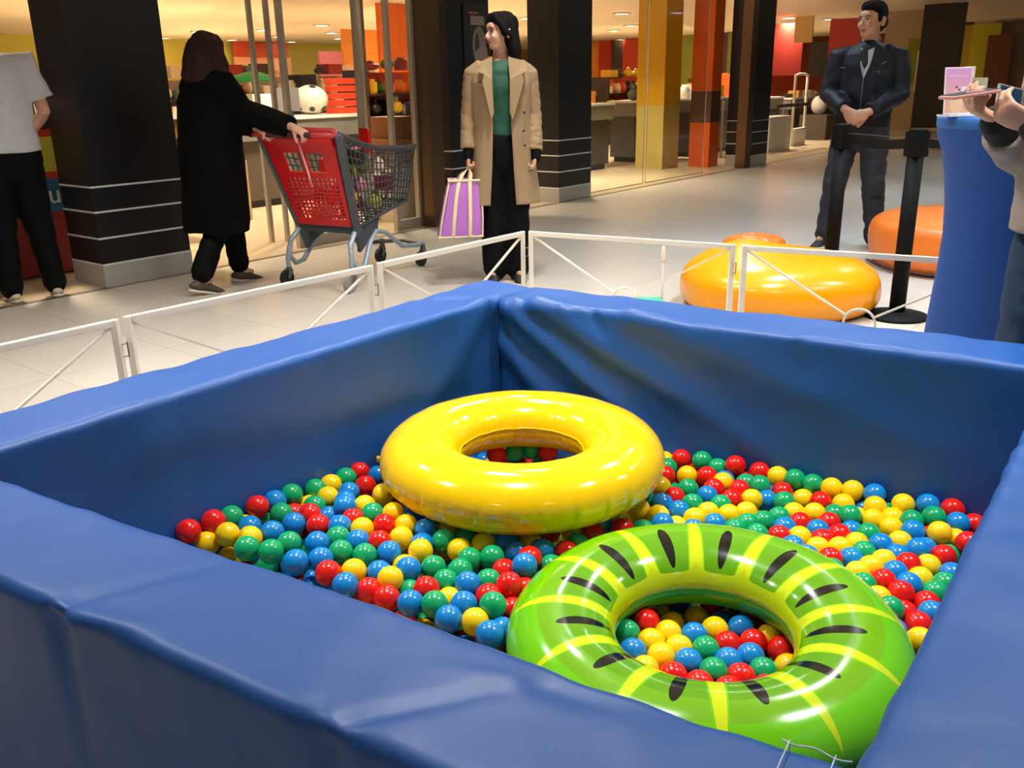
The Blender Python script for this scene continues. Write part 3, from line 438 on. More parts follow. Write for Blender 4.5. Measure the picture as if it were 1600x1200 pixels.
tag(o, 'deeper plastic play balls filling the pit under and between the top ones', 'balls', kind='stuff')

# ---------------------------------------------------------------- pillars
black_p = mat('black_laminate', '121214', .4, spec=.4)
white_l = mat('white_stripe', 'd9dadb', .4)
skirt = mat('pale_skirting', 'a8a59f', .45, bump=.05)
def pillar(a0, a1, bdep, label, steel=None):
    c = AB((a0 + a1) / 2, bdep / 2); t = thing('pillar', label, 'pillar', c, rz=ANG)
    bm = B(); box(bm, (c.x, c.y, (CEIL + .155) / 2), (a1 - a0, bdep, CEIL - .155), ANG, .004); part('column', bm, black_p, t)
    bm = B(); box(bm, (c.x, c.y, .0775), (a1 - a0 + .006, bdep + .006, .155), ANG, .003); part('plinth', bm, skirt, t)
    for z in (.158, .335, .51, .675):
        bm = B(); box(bm, (c.x, c.y, z), (a1 - a0 + .006, bdep + .006, .012), ANG); part('stripe', bm, white_l, t)
    return t
pillar(.70, 1.37, .42, 'wide black pillar with white stripes nearest the shop corner, behind the man in grey')
pillar(4.26, 4.86, .42, 'black pillar with a faded poster, behind the woman in the trench coat')
pillar(6.02, 6.66, .42, 'black pillar with white stripes right of the woman in the trench coat')
pillar(11.1, 11.7, .42, 'farther black pillar with white stripes, right of the orange column')
# steel door jamb panels beside pillars
steel = mat('brown_steel', '6b5440', .3, .8)
for (a, w, lab, x) in ((4.0, .17, 'brown metal door jamb left of the poster pillar', 0), (10.86, .2, 'brown metal door jamb left of the farthest black pillar', 0)):
    c = AB(a, .02); bm = B(); box(bm, (c.x, c.y, CEIL / 2), (w, .16, CEIL), ANG, .004)
    o = part('door_jamb', bm, steel, None, loc=(c.x, c.y, 0)); tag(o, lab, 'door frame')
# poster on the second pillar
def img_mat(name, w, h, fn):
    """procedural picture: blobs of flat colour over object coordinates u (0..w), v (0..h)"""
    m = D.materials.new(name); m.use_nodes = True; nt = m.node_tree; b = nt.nodes['Principled BSDF']; K = NT(nt)
    tc = nt.nodes.new('ShaderNodeTexCoord'); sp = nt.nodes.new('ShaderNodeSeparateXYZ'); nt.links.new(tc.outputs['Object'], sp.inputs[0])
    nt.links.new(fn(K, sp.outputs[0], sp.outputs[2]), b.inputs['Base Color']); b.inputs['Roughness'].default_value = .4
    return m
def ell(K, u, v, cu, cv, ru, rv):
    return K.n('LESS_THAN', K.n('ADD', K.n('POWER', K.n('DIVIDE', K.n('SUBTRACT', u, cu), ru), 2), K.n('POWER', K.n('DIVIDE', K.n('SUBTRACT', v, cv), rv), 2)), 1.0)
def rect(K, u, v, cu, cv, ru, rv):
    return K.n('MULTIPLY', K.n('LESS_THAN', K.n('ABSOLUTE', K.n('SUBTRACT', u, cu)), ru), K.n('LESS_THAN', K.n('ABSOLUTE', K.n('SUBTRACT', v, cv)), rv))
def flatpanel(name, c, w, h, material, label, cat, rz=ANG, d=.012, parent=None):
    c = Vector(c); bm = B(); box(bm, (0, 0, 0), (w, d, h), 0, .002)
    me = D.meshes.new(name); bm.to_mesh(me); bm.free()
    o = link_mesh(name, me, material, parent, False); o.location = c; o.rotation_euler = (0, 0, rz)
    if parent is None: tag(o, label, cat)
    return o
def post_fn(K, u, v):
    c = K.mix(ell(K, u, v, .05, -.05, .10, .17), s2l('1c1f24'), s2l('7d7264')); c = K.mix(ell(K, u, v, .02, -.06, .03, .12), c, s2l('2a2c30'))
    c = K.mix(rect(K, u, v, .03, .17, .10, .04), c, s2l('8f857c')); c = K.mix(rect(K, u, v, -.03, .235, .07, .008), c, s2l('b0574e'))
    return K.mix(ell(K, u, v, .1, -.16, .12, .10), c, s2l('8d8478'))
a_, z_ = hit(741, 62, -.012)
flatpanel('poster', AB(a_ + .02, -.008, z_), .34, .62, img_mat('faded_poster', 1, 1, post_fn), 'faded dark poster of a pale figure on the pillar behind the trench coat woman', 'poster')

# ---------------------------------------------------------------- white folding fence round the pit
ivory = mat('ivory_paint', 'ece2cf', .38, bump=.03, bscale=60)
FT = .60
fp = [at(0, 538, FT), at(183, 498, FT), at(193, 495, FT), at(581, 414, FT), at(590, 411, FT), at(819, 361, FT), at(826, 361, FT), at(1149, 382, FT), at(1160, 383, FT), at(1482, 403, FT)]
d0 = (fp[1] - fp[0]).normalized(); fp[0] = fp[1] - d0 * (fp[3] - fp[2]).length
d1 = (fp[9] - fp[8]).normalized(); fp[9] = fp[8] + d1 * (fp[7] - fp[6]).length
d5 = (fp[5] - fp[4]).normalized()
flab = ['white fence panel at the far left, below the man in grey', 'white fence panel below the woman in black, left of the shopping cart',
        'white fence panel in front of the cart wheels and the trench coat woman', 'white fence panel right of the fence corner, in front of the teal stand', 'white fence panel in front of the yellow beanbag and barrier post']
for k in range(5):
    p, q = fp[2 * k].copy(), fp[2 * k + 1].copy(); p.z = q.z = 0; c = (p + q) / 2; Lp = (q - p).length
    ang = math.atan2((q - p).y, (q - p).x)
    t = thing('fence_panel', flab[k], 'fence', c, 'white folding fence panels around the pit', ang)
    w = .022; Z0, Z1 = .01, FT
    def P3(s, z, n=0):
        v = p.lerp(q, s / Lp); return Vector((v.x, v.y, z)) + Vector((-math.sin(ang), math.cos(ang), 0)) * n
    for s in (w / 2, Lp - w / 2):
        bm = B(); bar(bm, P3(s, 0), P3(s, Z1), w, bev=.003); part('post', bm, ivory, t)
    for z in (Z1 - w / 2, Z0 + w / 2):
        bm = B(); bar(bm, P3(w, z), P3(Lp - w, z), w, bev=.003); part('rail', bm, ivory, t)
    cz = (Z0 + Z1) / 2; R = .062; cs = Lp / 2
    bm = B(); pts = [P3(cs + R * math.cos(2 * PI * i / 32), cz + R * math.sin(2 * PI * i / 32)) for i in range(33)]
    tube(bm, pts, .005, 8, ref=Vector((-math.sin(ang), math.cos(ang), 0)), cap=False); part('centre_hoop', bm, ivory, t, True)
    for sx in (-1, 1):
        for sz in (-1, 1):
            bm = B(); e = Vector((cs - w, (Z1 - Z0) / 2 - w)); dd = e.normalized() * R
            bar(bm, P3(cs + sx * dd.x, cz + sz * dd.y), P3(cs + sx * e.x, cz + sz * e.y), .011, .007); part('diagonal_brace', bm, ivory, t)
    bm = B(); 
    for zz in (.5, .16):
        for dz in (-.02, .02): tube(bm, [P3(Lp - .005, zz + dz, -.013), P3(Lp + .012, zz + dz, -.015)], .0022, 6)
        tube(bm, [P3(Lp + .012, zz - .024, -.015), P3(Lp + .012, zz + .024, -.015)], .0025, 6)
    part('hinge_clasp', bm, mat('dull_steel', '8e8678', .4, .7), t, True)

# ---------------------------------------------------------------- beanbags
def beanbag(name, c, rx, ry, h, material, label, e=2.6, rz=0, hump=None, flat=.0, seed=0):
    bm = B(); c = Vector(c); nu, nv = 96, 56; V = []
    def sg(x, p): return math.copysign(abs(x) ** p, x)
    for i in range(nu):
        row = []
        for j in range(nv + 1):
            u = 2 * PI * i / nu; v = -PI / 2 + PI * j / nv
            x = sg(math.cos(v), 2 / e) * sg(math.cos(u), 2 / 2.3); y = sg(math.cos(v), 2 / e) * sg(math.sin(u), 2 / 2.3); z = sg(math.sin(v), 2 / e)
            X, Y, Z = x * rx, y * ry, z * h / 2
            if hump: Z += max(0, z) * hump[2] * math.exp(-((x - hump[0]) ** 2 + (y - hump[1]) ** 2) / .22)
            n_ = .022 * noise.noise(Vector((x * 1.7, y * 1.7, z * 1.4 + seed))); k = 1 + n_
            Z = max(Z * k, -h / 2 + flat)
            q = Matrix.Rotation(rz, 3, 'Z') @ Vector((X * k, Y * k, 0)); row.append(bm.verts.new(c + q + Vector((0, 0, Z + h / 2 - flat))))
        V.append(row)
    for i in range(nu):
        for j in range(nv): bm.faces.new((V[i][j], V[(i + 1) % nu][j], V[(i + 1) % nu][j + 1], V[i][j + 1]))
    bmesh.ops.remove_doubles(bm, verts=bm.verts, dist=.0005)
    o = part(name, bm, material, None, True, c); tag(o, label, 'beanbag'); return o
by = mat('amber_vinyl', 'ee9806', .24, spec=.45)
bo = mat('orange_vinyl', 'e8792a', .38)
bb = beanbag('beanbag', (1.57, 5.15, 0), .56, .50, .385, by, 'large glossy amber yellow beanbag right behind the white fence', 2.7, .05, (-.35, .3, .07), .06)
bm = B(); c = Vector((1.46, 5.33, .345)); ball(bm, c, (.19, .13, .06)); 
for k in range(7): a = k * .9; ball(bm, c + Vector((.08 * math.cos(a), .06 * math.sin(a), .02)), (.045, .035, .035))
bmm = blob(bm, .009, 2, .006, 30); part('gathered_top', bmm, mat('dark_orange_vinyl', 'd9680c', .35), bb, True)
b2 = beanbag('beanbag', (3.22, 6.25, 0), .66, .6, .41, bo, 'matte orange rounded beanbag behind the barrier post and the blue table', 4.2, -.15, None, .03, 4)
bm = B(); pts = []
for i in range(65):
    u = 2 * PI * i / 64; x = math.copysign(abs(math.cos(u)) ** .87, math.cos(u)) * .655; y = math.copysign(abs(math.sin(u)) ** .87, math.sin(u)) * .595
    q = Matrix.Rotation(-.15, 3, 'Z') @ Vector((x, y, 0)); pts.append(Vector((3.22, 6.25, .03)) + q)
tube(bm, pts, .008, 6, cap=False); part('base_piping', bm, mat('dark_piping', '3a1810', .6), b2, True)

# ---------------------------------------------------------------- barrier posts and belts
blk = mat('black_powder_coat', '0c0b0a', .7, spec=.15)
belt_m = mat('black_belt', '15130f', .6)
PA = at(1400, 495, 0); PA.z = 0
PB = at(1318, 197, 1.0); PB.z = 0
def stanchion(p, label):
    t = thing('barrier_post', label, 'barrier post', p, 'black belt barrier posts')
    bm = B(); lathe(bm, p + Vector((0, 0, 0)), [(.165, 0), (.168, .008), (.165, .016), (.10, .026), (.045, .034), (.038, .036)]); part('base', bm, blk, t, True)
    bm = B(); lathe(bm, p + Vector((0, 0, .03)), [(.042, 0), (.042, .84)], 32); part('pole', bm, blk, t, True)
    bm = B(); box(bm, p + Vector((0, 0, .935)), (.088, .088, .13), .4, .008); part('belt_head', bm, blk, t)
    bm = B(); lathe(bm, p + Vector((0, 0, 1.0)), [(.046, 0), (.047, .008), (.03, .014)], 24); part('cap', bm, blk, t, True)
    return t
stanchion(PA, 'black barrier post with round base between the amber beanbag and the blue table')
stanchion(PB, 'black barrier post directly in front of the man in the navy jacket')
PC = Vector((2.95, 4.35, 0))
def belt(p, q, label):
    bm = B(); n = 16
    for off in (0,):
        prev = None
        for i in range(n + 1):
            t = i / n; c = Vector(p).lerp(Vector(q), t) + Vector((0, 0, .935 - .02 * math.sin(PI * t)))
            row = [bm.verts.new(c + Vector((0, 0, dz))) for dz in (-.026, .026)]
            if prev: bm.faces.new((prev[0], row[0], row[1], prev[1]))
            prev = row
    bmesh.ops.solidify(bm, geom=bm.faces[:], thickness=.003)
    o = part('barrier_belt', bm, belt_m, None, False, (Vector(p) + Vector(q)) / 2 + Vector((0, 0, .93))); tag(o, label, 'barrier belt')
    bm = B()
    for dz in (-.024, .026):
        bar(bm, Vector(p) + Vector((.004, -.004, .935 + dz)), Vector(q) + Vector((.004, -.004, .935 + dz)), .003, .002)
    part('edge_stitching', bm, mat('dull_edge', '6e675c', .6), o)
stq = lambda p, q, r: p + (q - p).normalized() * r
belt(stq(PB, PA, .048), stq(PA, PB, .048), 'black belt stretched between the two barrier posts')
belt(stq(PA, PC, .048), PC, 'black belt running from the right barrier post behind the blue table')
stanchion(PC + (PC - PA).normalized() * .048, 'black barrier post hidden behind the blue cocktail table')

# ---------------------------------------------------------------- cocktail table with stretch cover
TC = Vector((1.7, 2.97, 0)); tblue = mat('blue_stretch_fabric', '1c4f9c', .75, bump=.05, bscale=200); tb2 = mat('blue_table_top_fabric', '2f6fb8', .7)
TCc = atY(1465, 175, 2.97); TR = .30; TC.x = TCc.x + TR + .035
tt = thing('cocktail_table', 'tall round cocktail table in a blue stretch cover at the right', 'table', TC)
prof = [(.35, .0), (.36, .02), (.365, .06), (.355, .18), (.345, .32), (.335, .5), (.325, .65), (.322, .76), (.33, .86), (.347, .96), (.373, 1.04), (.398, 1.085), (.401, 1.112)]
bm = B(); rings = []; seg = 96
for r, z in prof:
    ring = []
    for k in range(seg):
        t = 2 * PI * k / seg; f = math.cos(4 * (t + .35)); low = max(0, 1 - z / .75)
        rr = r * .75 * (1 + .06 * f * low ** 1.0 - .03 * low)
        if z < .03: rr *= 1 + .05 * f
        ring.append(bm.verts.new(TC + Vector((rr * math.cos(t), rr * math.sin(t), z + (.05 * (1 - max(f, 0)) if z < .01 else 0)))))
    rings.append(ring)
for a, b in zip(rings, rings[1:]):
    for k in range(seg): bm.faces.new((a[k], a[(k + 1) % seg], b[(k + 1) % seg], b[k]))
part('stretch_cover', bm, tblue, tt, True)
bm = B(); lathe(bm, TC + Vector((0, 0, 1.110)), [(.299, 0), (.3035, .004), (.3035, .030), (.300, .036), (.29, .038)], 96); part('tabletop_cap', bm, tb2, tt, True)
for k in range(4):
    a = -.35 + PI / 2 * k + .0; bm = B(); ball(bm, TC + Vector((.29 * math.cos(a), .29 * math.sin(a), .02)), (.035, .035, .02)); part('foot', bm, blk, tt, True)
TOPZ = 1.148

# poster stand on the table
def ad_fn(K, u, v):
    t = K.n('DIVIDE', K.n('ADD', v, .07), .14); c = K.mix(t, s2l('e8b08a'), s2l('d59bd0'))
    u = K.n('MULTIPLY', u, 2.04); v = K.n('MULTIPLY', v, 2.04); c = K.mix(ell(K, u, v, -.01, -.08, .05, .06), c, s2l('ecc79c')); c = K.mix(ell(K, u, v, -.01, -.02, .03, .03), c, s2l('e9b5b0'))
    c = K.mix(ell(K, u, v, -.012, .022, .008, .006), c, s2l('3a2a3a')); c = K.mix(ell(K, u, v, .006, .006, .007, .006), c, s2l('3a2a3a'))
    c = K.mix(rect(K, u, v, .0, .09, .07, .0015), c, s2l('f4e8f4')); c = K.mix(rect(K, u, v, .055, -.005, .03, .03), c, s2l('f2e6ee')); c = K.mix(rect(K, u, v, .055, -.008, .014, .006), c, s2l('7a4f88'))
    return K.mix(K.n('SUBTRACT', 1, rect(K, u, v, 0, 0, .096, .136)), c, s2l('f6f2f4'))
pp = atY(1494, 160, 2.93); pt = thing('sign_holder', 'pink and white advert card in a clear stand on the blue table', 'sign', (pp.x, pp.y, TOPZ), rz=.25)
o = flatpanel('advert_card', (0, 0, .078), .098, .14, img_mat('pink_advert', 1, 1, ad_fn), None, None, 0, .004, pt); o.rotation_euler = (-.12, .0, 0)
acr = mat('clear_acrylic', 'e8eef2', .1); bm = B(); box(bm, Vector(pt.location) + Vector((0.02, .02, .004)), (.11, .06, .006), .25, .001); part('stand_base', bm, acr, pt)
pp = atY(1508, 160, 3.08)
t2 = thing('card_box', 'small cream card holder on the blue table behind the pink advert', 'box', (pp.x, pp.y, TOPZ), rz=.2)
bm = B(); c = Vector(t2.location); box(bm, c + Vector((0, 0, .075)), (.03, .02, .15), .2, .002); part('back_plate', bm, mat('cream_card', 'ddd6b8', .5), t2)
bm = B(); box(bm, c + Vector((.03, -.02, .085)), (.035, .03, .06), .2, .003); part('tray', bm, mat('olive_card', 'b8b088', .5), t2)

# small teal footed sign stand behind the fence
sp_ = at(1000, 476, 0)
t3 = thing('sign_stand', 'thin white pole on a teal foot behind the fence left of the beanbag', 'stand', (sp_.x + .08, sp_.y, 0))
bm = B(); box(bm, Vector(t3.location) + Vector((-.09, 0, .015)), (.3, .16, .03), 0, .01); part('foot', bm, mat('teal_plastic', '4fc0a0', .4), t3)
bm = B(); c = Vector(t3.location) + Vector((.05, 0, .03)); tube(bm, [c, c + Vector((0, 0, .24))], .007, 10); part('pole', bm, ivory, t3, True)
bm = B(); tube(bm, [c + Vector((0, 0, .24)), c + Vector((0, 0, .31))], [.016, .012], 10); part('pole_tip', bm, ivory, t3, True)

# ---------------------------------------------------------------- people
skin_a = mat('skin_light', 'c99a80', .5, sss=0); skin_b = mat('skin_tan', 'b98a6a', .5); 
hair_d = mat('dark_hair', '080605', .75, spec=.15, bump=.4, bscale=120); hair_b = mat('brown_hair', '2e1912', .65, spec=.25, bump=.4, bscale=120)
lipm = mat('lips', '9c5048', .45); eyem = mat('eye_white', 'd8d0c8', .3); iris = mat('eye_dark', '1a100c', .2); browm = mat('brow', '1c120e', .7)
sole_m = mat('pale_sole', 'cfc6b6', .6)

def hand(bm, M, side=1, curl=.5, spread=1.0, thumb=.6, sc=1.0):
    """M: wrist frame, fingers along +Y, palm facing -Z, thumb on side*X"""
    def T(p): return M @ (Vector(p) * sc)
    tube(bm, [T((0, -.02, 0)), T((0, .015, 0)), T((0, .05, 0)), T((0, .085, 0)), T((0, .095, 0))],
         [(.025 * sc, .02 * sc), (.03 * sc, .017 * sc), (.04 * sc, .016 * sc), (.041 * sc, .0145 * sc), (.036 * sc, .011 * sc)], 16, ref=(M.to_3x3() @ Vector((1, 0, 0))))
    for k, (x, L, y0) in enumerate(((.030, .068, .085), (.0105, .078, .09), (-.0095, .072, .088), (-.0285, .056, .08))):
        x *= side; a = 0; p = Vector((x, y0, 0)); pts = [T(p - Vector((0, .015, 0))), T(p)]; fan = x * 2.2 * spread
        for f, c in ((.42, .9), (.33, 1.1), (.25, .7)):
            a += curl * c * (1 + .08 * k)
            d = Vector((math.sin(fan) * math.cos(a), math.cos(fan) * math.cos(a), -math.sin(a)))
            p = p + d * (L * f); pts.append(T(p))
        tube(bm, pts, [.0095 * sc, .0092 * sc, .0088 * sc, .0082 * sc, .0068 * sc], 10)
    p = Vector((side * .026, .022, -.004)); pts = [T(p)]; a = .8 * thumb
    for L, b in ((.035, 0), (.028, .25), (.022, .4)):
        d = Vector((side * math.sin(a), math.cos(a) * .85, -.35 - .6 * curl * .5)).normalized(); a -= b * .9; p = p + d * L; pts.append(T(p))
    tube(bm, pts, [.0135 * sc, .0115 * sc, .0100 * sc, .0078 * sc], 10)

def frame_to(o, ydir, zdir):
    y = Vector(ydir).normalized(); z = Vector(zdir); z = (z - y * z.dot(y)).normalized(); x = y.cross(z)
    m = Matrix((x, y, z)).transposed().to_4x4(); m.translation = Vector(o); return m

class Person:
    def __init__(s, label, loc, rz, H, skin, head_yaw=0, head_pitch=0, J=None, hands=None, bulk=1.0, low=False, hsc=1.0):
        s.t = thing('person', label, 'person', loc, rz=rz); s.M = Matrix.Translation(Vector(loc)) @ Matrix.Rotation(rz, 4, 'Z')
        s.H = H; h = H
        j = dict(shR=(-.112 * h, 0, .815 * h), shL=(.112 * h, 0, .815 * h), elR=(-.145 * h, .01, .635 * h), elL=(.145 * h, .01, .635 * h),
                 wrR=(-.15 * h, -.04, .49 * h), wrL=(.15 * h, -.04, .49 * h), hipR=(-.052 * h, 0, .515 * h), hipL=(.052 * h, 0, .515 * h),
                 knR=(-.055 * h, -.01, .28 * h), knL=(.055 * h, -.01, .28 * h), anR=(-.06 * h, .015, .045 * h), anL=(.06 * h, .015, .045 * h),
                 head=(0, -.015, .933 * h), toeR=(-.07 * h, -.13, .02), toeL=(.07 * h, -.13, .02))
        if J: j.update(J)
        s.j = {k: Vector(v) for k, v in j.items()}; j = s.j; s.bulk = bulk
        HM = Matrix.Translation(j['head']) @ Matrix.Rotation(head_yaw, 4, 'Z') @ Matrix.Rotation(head_pitch, 4, 'X'); s.HM = HM
        hs = h / 1.72 * hsc; s.hs = hs; hr = HM.to_3x3()
        bm = B()
        def E(c, r): ball(bm, HM @ (Vector(c) * hs), tuple(x * hs for x in r), hr, 20, 14)
        E((0, .018, .03), (.074, .092, .085)); E((0, -.028, -.012), (.060, .064, .082)); E((0, -.045, -.072), (.036, .036, .032)); E((0, -.02, -.055), (.052, .05, .045))
        E((-.028, -.072, -.022), (.022, .018, .022)); E((.028, -.072, -.022), (.022, .018, .022)); E((0, -.074, .035), (.045, .018, .03))
        tube(bm, [HM @ (Vector(p) * hs) for p in ((0, -.082, .016), (0, -.096, -.004), (0, -.108, -.022), (0, -.096, -.032))], [.007 * hs, .0085 * hs, .012 * hs, .009 * hs], 10)
        E((-.009, -.094, -.029), (.008, .009, .007)); E((.009, -.094, -.029), (.008, .009, .007)); E((0, -.083, -.053), (.022, .012, .012))
        for sx in (-1, 1): E((sx * .075, .012, -.005), (.009, .02, .031)); E((sx * .082, .02, .006), (.006, .012, .02))
        neck = j['head'] + Vector((0, .02, -.07 * hs)); nb = Vector((0, .02, .83 * h))
        tube(bm, [HM @ (Vector((0, .005, -.04)) * hs), neck.lerp(nb, .4), nb, Vector((0, .01, .80 * h))], [.052 * hs, .052 * hs, .058 * hs, .085 * hs], 18)
        hc = (j['hipR'] + j['hipL']) / 2
        tube(bm, [hc + Vector((0, 0, -.03)), Vector((0, 0, .58 * h)), Vector((0, 0, .64 * h)), Vector((0, 0, .74 * h)), Vector((0, 0, .80 * h)), Vector((0, .01, .825 * h))],
             [(.085 * h, .055 * h), (.078 * h, .052 * h), (.07 * h, .048 * h), (.084 * h, .052 * h), (.068 * h, .044 * h), (.045 * h, .034 * h)], 20, ref=(1, 0, 0))
        for S in 'RL':
            tube(bm, [j['sh' + S] + Vector((-j['sh' + S].x * .18, 0, -.04)), j['sh' + S].lerp(j['el' + S], .5), j['el' + S], j['el' + S].lerp(j['wr' + S], .35), j['wr' + S]], [.024 * h, .024 * h, .021 * h, .021 * h, .0155 * h], 14)
            tube(bm, [j['hip' + S], j['hip' + S].lerp(j['kn' + S], .5), j['kn' + S], j['kn' + S].lerp(j['an' + S], .3), j['an' + S]], [.048 * h, .042 * h, .031 * h, .032 * h, .021 * h], 14)
            tube(bm, [j['an' + S], j['an' + S] * .7 + j['toe' + S] * .3 + Vector((0, 0, -.005)), j['an' + S] * .45 + j['toe' + S] * .55 + Vector((0, 0, .008))], [.023 * h, .018 * h, .010 * h], 12)
            hd = (hands or {}).get(S, {}); d = hd.get('dir') or (j['wr' + S] - j['el' + S]); pn = hd.get('up') or (Vector((1, 0, 0)) if S == 'L' else Vector((-1, 0, 0)))
            hand(bm, frame_to(j['wr' + S], d, pn), hd.get('side', 1 if S == 'R' else -1), hd.get('curl', .45), hd.get('spread', 1), hd.get('thumb', .6), hs * .98)
        b = blob(bm, .0075 if low else .0052, 1); b.transform(s.M); s.body = part('body', b, skin, s.t, True)
        if low: return
        for sx in (-1, 1):
            b = B(); ball(b, HM @ (Vector((sx * .029, -.079, .008)) * hs), (.0125 * hs, .008 * hs, .0065 * hs), hr); b.transform(s.M); e = part('eye', b, eyem, s.t, True)
            b = B(); ball(b, HM @ (Vector((sx * .029, -.0855, .008)) * hs), (.0062 * hs, .004 * hs, .0062 * hs), hr); b.transform(s.M); part('iris', b, iris, e, True)
            b = B(); tube(b, [HM @ (Vector((sx * x, y, z)) * hs) for x, y, z in ((.013, -.092, .026), (.03, -.091, .032), (.046, -.079, .026))], [.003, .004, .002], 8); b.transform(s.M); part('eyebrow', b, browm, s.t, True)
            b = B(); tube(b, [HM @ (Vector((sx * x, y, z)) * hs) for x, y, z in ((.017, -.086, .012), (.029, -.0885, .0165), (.043, -.079, .011))], .0022, 6); b.transform(s.M); part('eyelid', b, browm, e, True)
        b = B(); tube(b, [HM @ (Vector(p) * hs) for p in ((-.022, -.086, -.052), (-.008, -.0955, -.0495), (0, -.0955, -.051), (.008, -.0955, -.0495), (.022, -.086, -.052))], [.002, .0045, .004, .0045, .002], 8)
        tube(b, [HM @ (Vector(p) * hs) for p in ((-.018, -.087, -.057), (0, -.095, -.0595), (.018, -.087, -.057))], [.002, .0055, .002], 8); b.transform(s.M); part('lips', b, lipm, s.t, True)
    def add(s, name, bm, m, parent=None, smooth=True):
        bm.transform(s.M); return part(name, bm, m, parent or s.t, smooth)
    def hair(s, kind, m, extra=()):
        hs = s.hs; HM = s.HM; hr = HM.to_3x3(); bm = B()
        def E(c, r): ball(bm, HM @ (Vector(c) * hs), tuple(x * hs for x in r), hr)
        def Tb(pts, r): tube(bm, [HM @ (Vector(p) * hs) for p in pts], [x if isinstance(x, tuple) else x for x in r], 12, ref=hr @ Vector((1, 0, 0)))
        if kind == 'short':
            E((0, .026, .048), (.079, .093, .083)); E((0, .055, .0), (.072, .065, .07)); E((0, -.03, .085), (.06, .05, .038))
            for sx in (-1, 1): E((sx * .068, -.012, .02), (.012, .02, .03))
        else:
            E((0, .03, .045), (.086, .098, .088)); E((0, .05, -.01), (.084, .078, .1)); E((0, -.02, .088), (.062, .062, .042))
            for sx in (-1, 1): Tb([(sx * .03, -.06, .1), (sx * .068, -.045, .06), (sx * .083, -.015, .0)], [.02, .022, .03])
            for pts, r in extra: Tb(pts, r)
        b = blob(bm, .006, 2, .006, 26, (1, 1, .18), 3); return s.add('hair', b, m)
    def trousers(s, m, r=(.062, .05, .042, .042), hem=None, seed=0, fold=.008, voxel=.009):
        h, j = s.H, s.j; bm = B(); hc = (j['hipR'] + j['hipL']) / 2
        tube(bm, [hc + Vector((0, 0, .05 * h)), hc + Vector((0, 0, .01)), hc + Vector((0, 0, -.045 * h))], [(.092 * h * s.bulk, .064 * h * s.bulk), (.1 * h * s.bulk, .07 * h * s.bulk), (.09 * h, .064 * h)], 20, ref=(1, 0, 0))
        for S in 'RL':
            a = j['hip' + S]; k = j['kn' + S]; n = j['an' + S]; e = n.lerp(k, hem or .0) + Vector((0, 0, .0))
            tube(bm, [a, a.lerp(k, .35), k.lerp(a, .12), k, k.lerp(e, .35), k.lerp(e, .8), e], [r[0] * h, r[0] * .93 * h, r[1] * h, r[1] * .97 * h, r[2] * 1.02 * h, r[3] * h, r[3] * h], 18)
        return s.add('trousers', blob(bm, voxel, 2, fold, 9, (1, 1, 1.5), seed), m)
    def shoes(s, m, sole=sole_m, trim=None, sc=1.0):
        for S in 'RL':
            a, t = s.j['an' + S], s.j['toe' + S]; d = (t - a); 
            dd = Vector((d.x, d.y, d.z + .03)).normalized(); up = Vector((0, 0, 1)); sd = dd.cross(up).normalized(); up = sd.cross(dd)
            base = a + Vector((0, 0, -.045 * s.H * .55)) 
            def Q(f, z): return base + dd * (f * sc) + up * z
            bm = B(); tube(bm, [Q(-.055, -.005), Q(-.03, .0), Q(.04, .002), Q(.1, -.010), Q(.16, -.02), Q(.19, -.026)], [(.028, .022), (.036, .034), (.038, .034), (.042, .024), (.036, .017), (.02, .010)], 18, ref=sd)
            tube(bm, [Q(-.01, -.01), Q(-.01, .035), Q(-.012, .055)], [.036, .034, .036], 16)
            o = s.add('shoe', blob(bm, .006, 2), m)
            bm = B(); tube(bm, [Q(-.066, -.036), Q(-.03, -.036), Q(.04, -.036), Q(.11, -.037), Q(.17, -.036), Q(.2, -.034)], [(.026, .011), (.038, .011), (.038, .011), (.045, .011), (.038, .011), (.018, .010)], 16, ref=sd)
            s.add('sole', bm, sole, o)
    def top(s, m, rings, sl=(.038, .034, .03), sleeve=1.0, name='jacket', fold=.01, fscale=9, seed=0, voxel=.009, cuff=None, extra=None):
        """rings: (z/H, rx, ry, yoff); sleeves follow the arm joints"""
        h, j = s.H, s.j; bm = B()
        tube(bm, [Vector((0, r[3], r[0] * h)) for r in rings], [(r[1], r[2]) for r in rings], 28, ref=(1, 0, 0), sharp_caps=True)
        for S in 'RL':
            e = j['el' + S]; w = e.lerp(j['wr' + S], min(1, sleeve)); a = j['sh' + S]
            if sleeve <= 0: w = None; e2 = a.lerp(e, .75 + sleeve)
            pts = [a + Vector((-a.x * .7, 0, -.03)), a + Vector((-a.x * .28, 0, -.014)), a.lerp(e, .10), a.lerp(e, .5), e, e.lerp(w, .5), w] if w else [a + Vector((-a.x * .6, 0, -.03)), a + Vector((-a.x * .05, 0, -.006)), e2]
            rr = [sl[0] * .7 * h, sl[0] * .86 * h, sl[0] * 1.0 * h, sl[0] * .97 * h, sl[1] * h, sl[1] * .96 * h, sl[2] * h] if w else [sl[0] * .75 * h, sl[0] * 1.02 * h, sl[1] * h]
            tube(bm, pts, rr, 18, sharp_caps=2)
        if extra: extra(bm)
        return s.add(name, blob(bm, voxel, 2, fold, fscale, (1, 1, 1), seed), m)
    def cuffs(s, m, S, r=.026, l=.05, n='cuff'):
        e, w = s.j['el' + S], s.j['wr' + S]; d = (w - e).normalized(); bm = B(); tube(bm, [w - d * .02, w + d * l], [r, r * .96], 18); return s.add(n, bm, m)

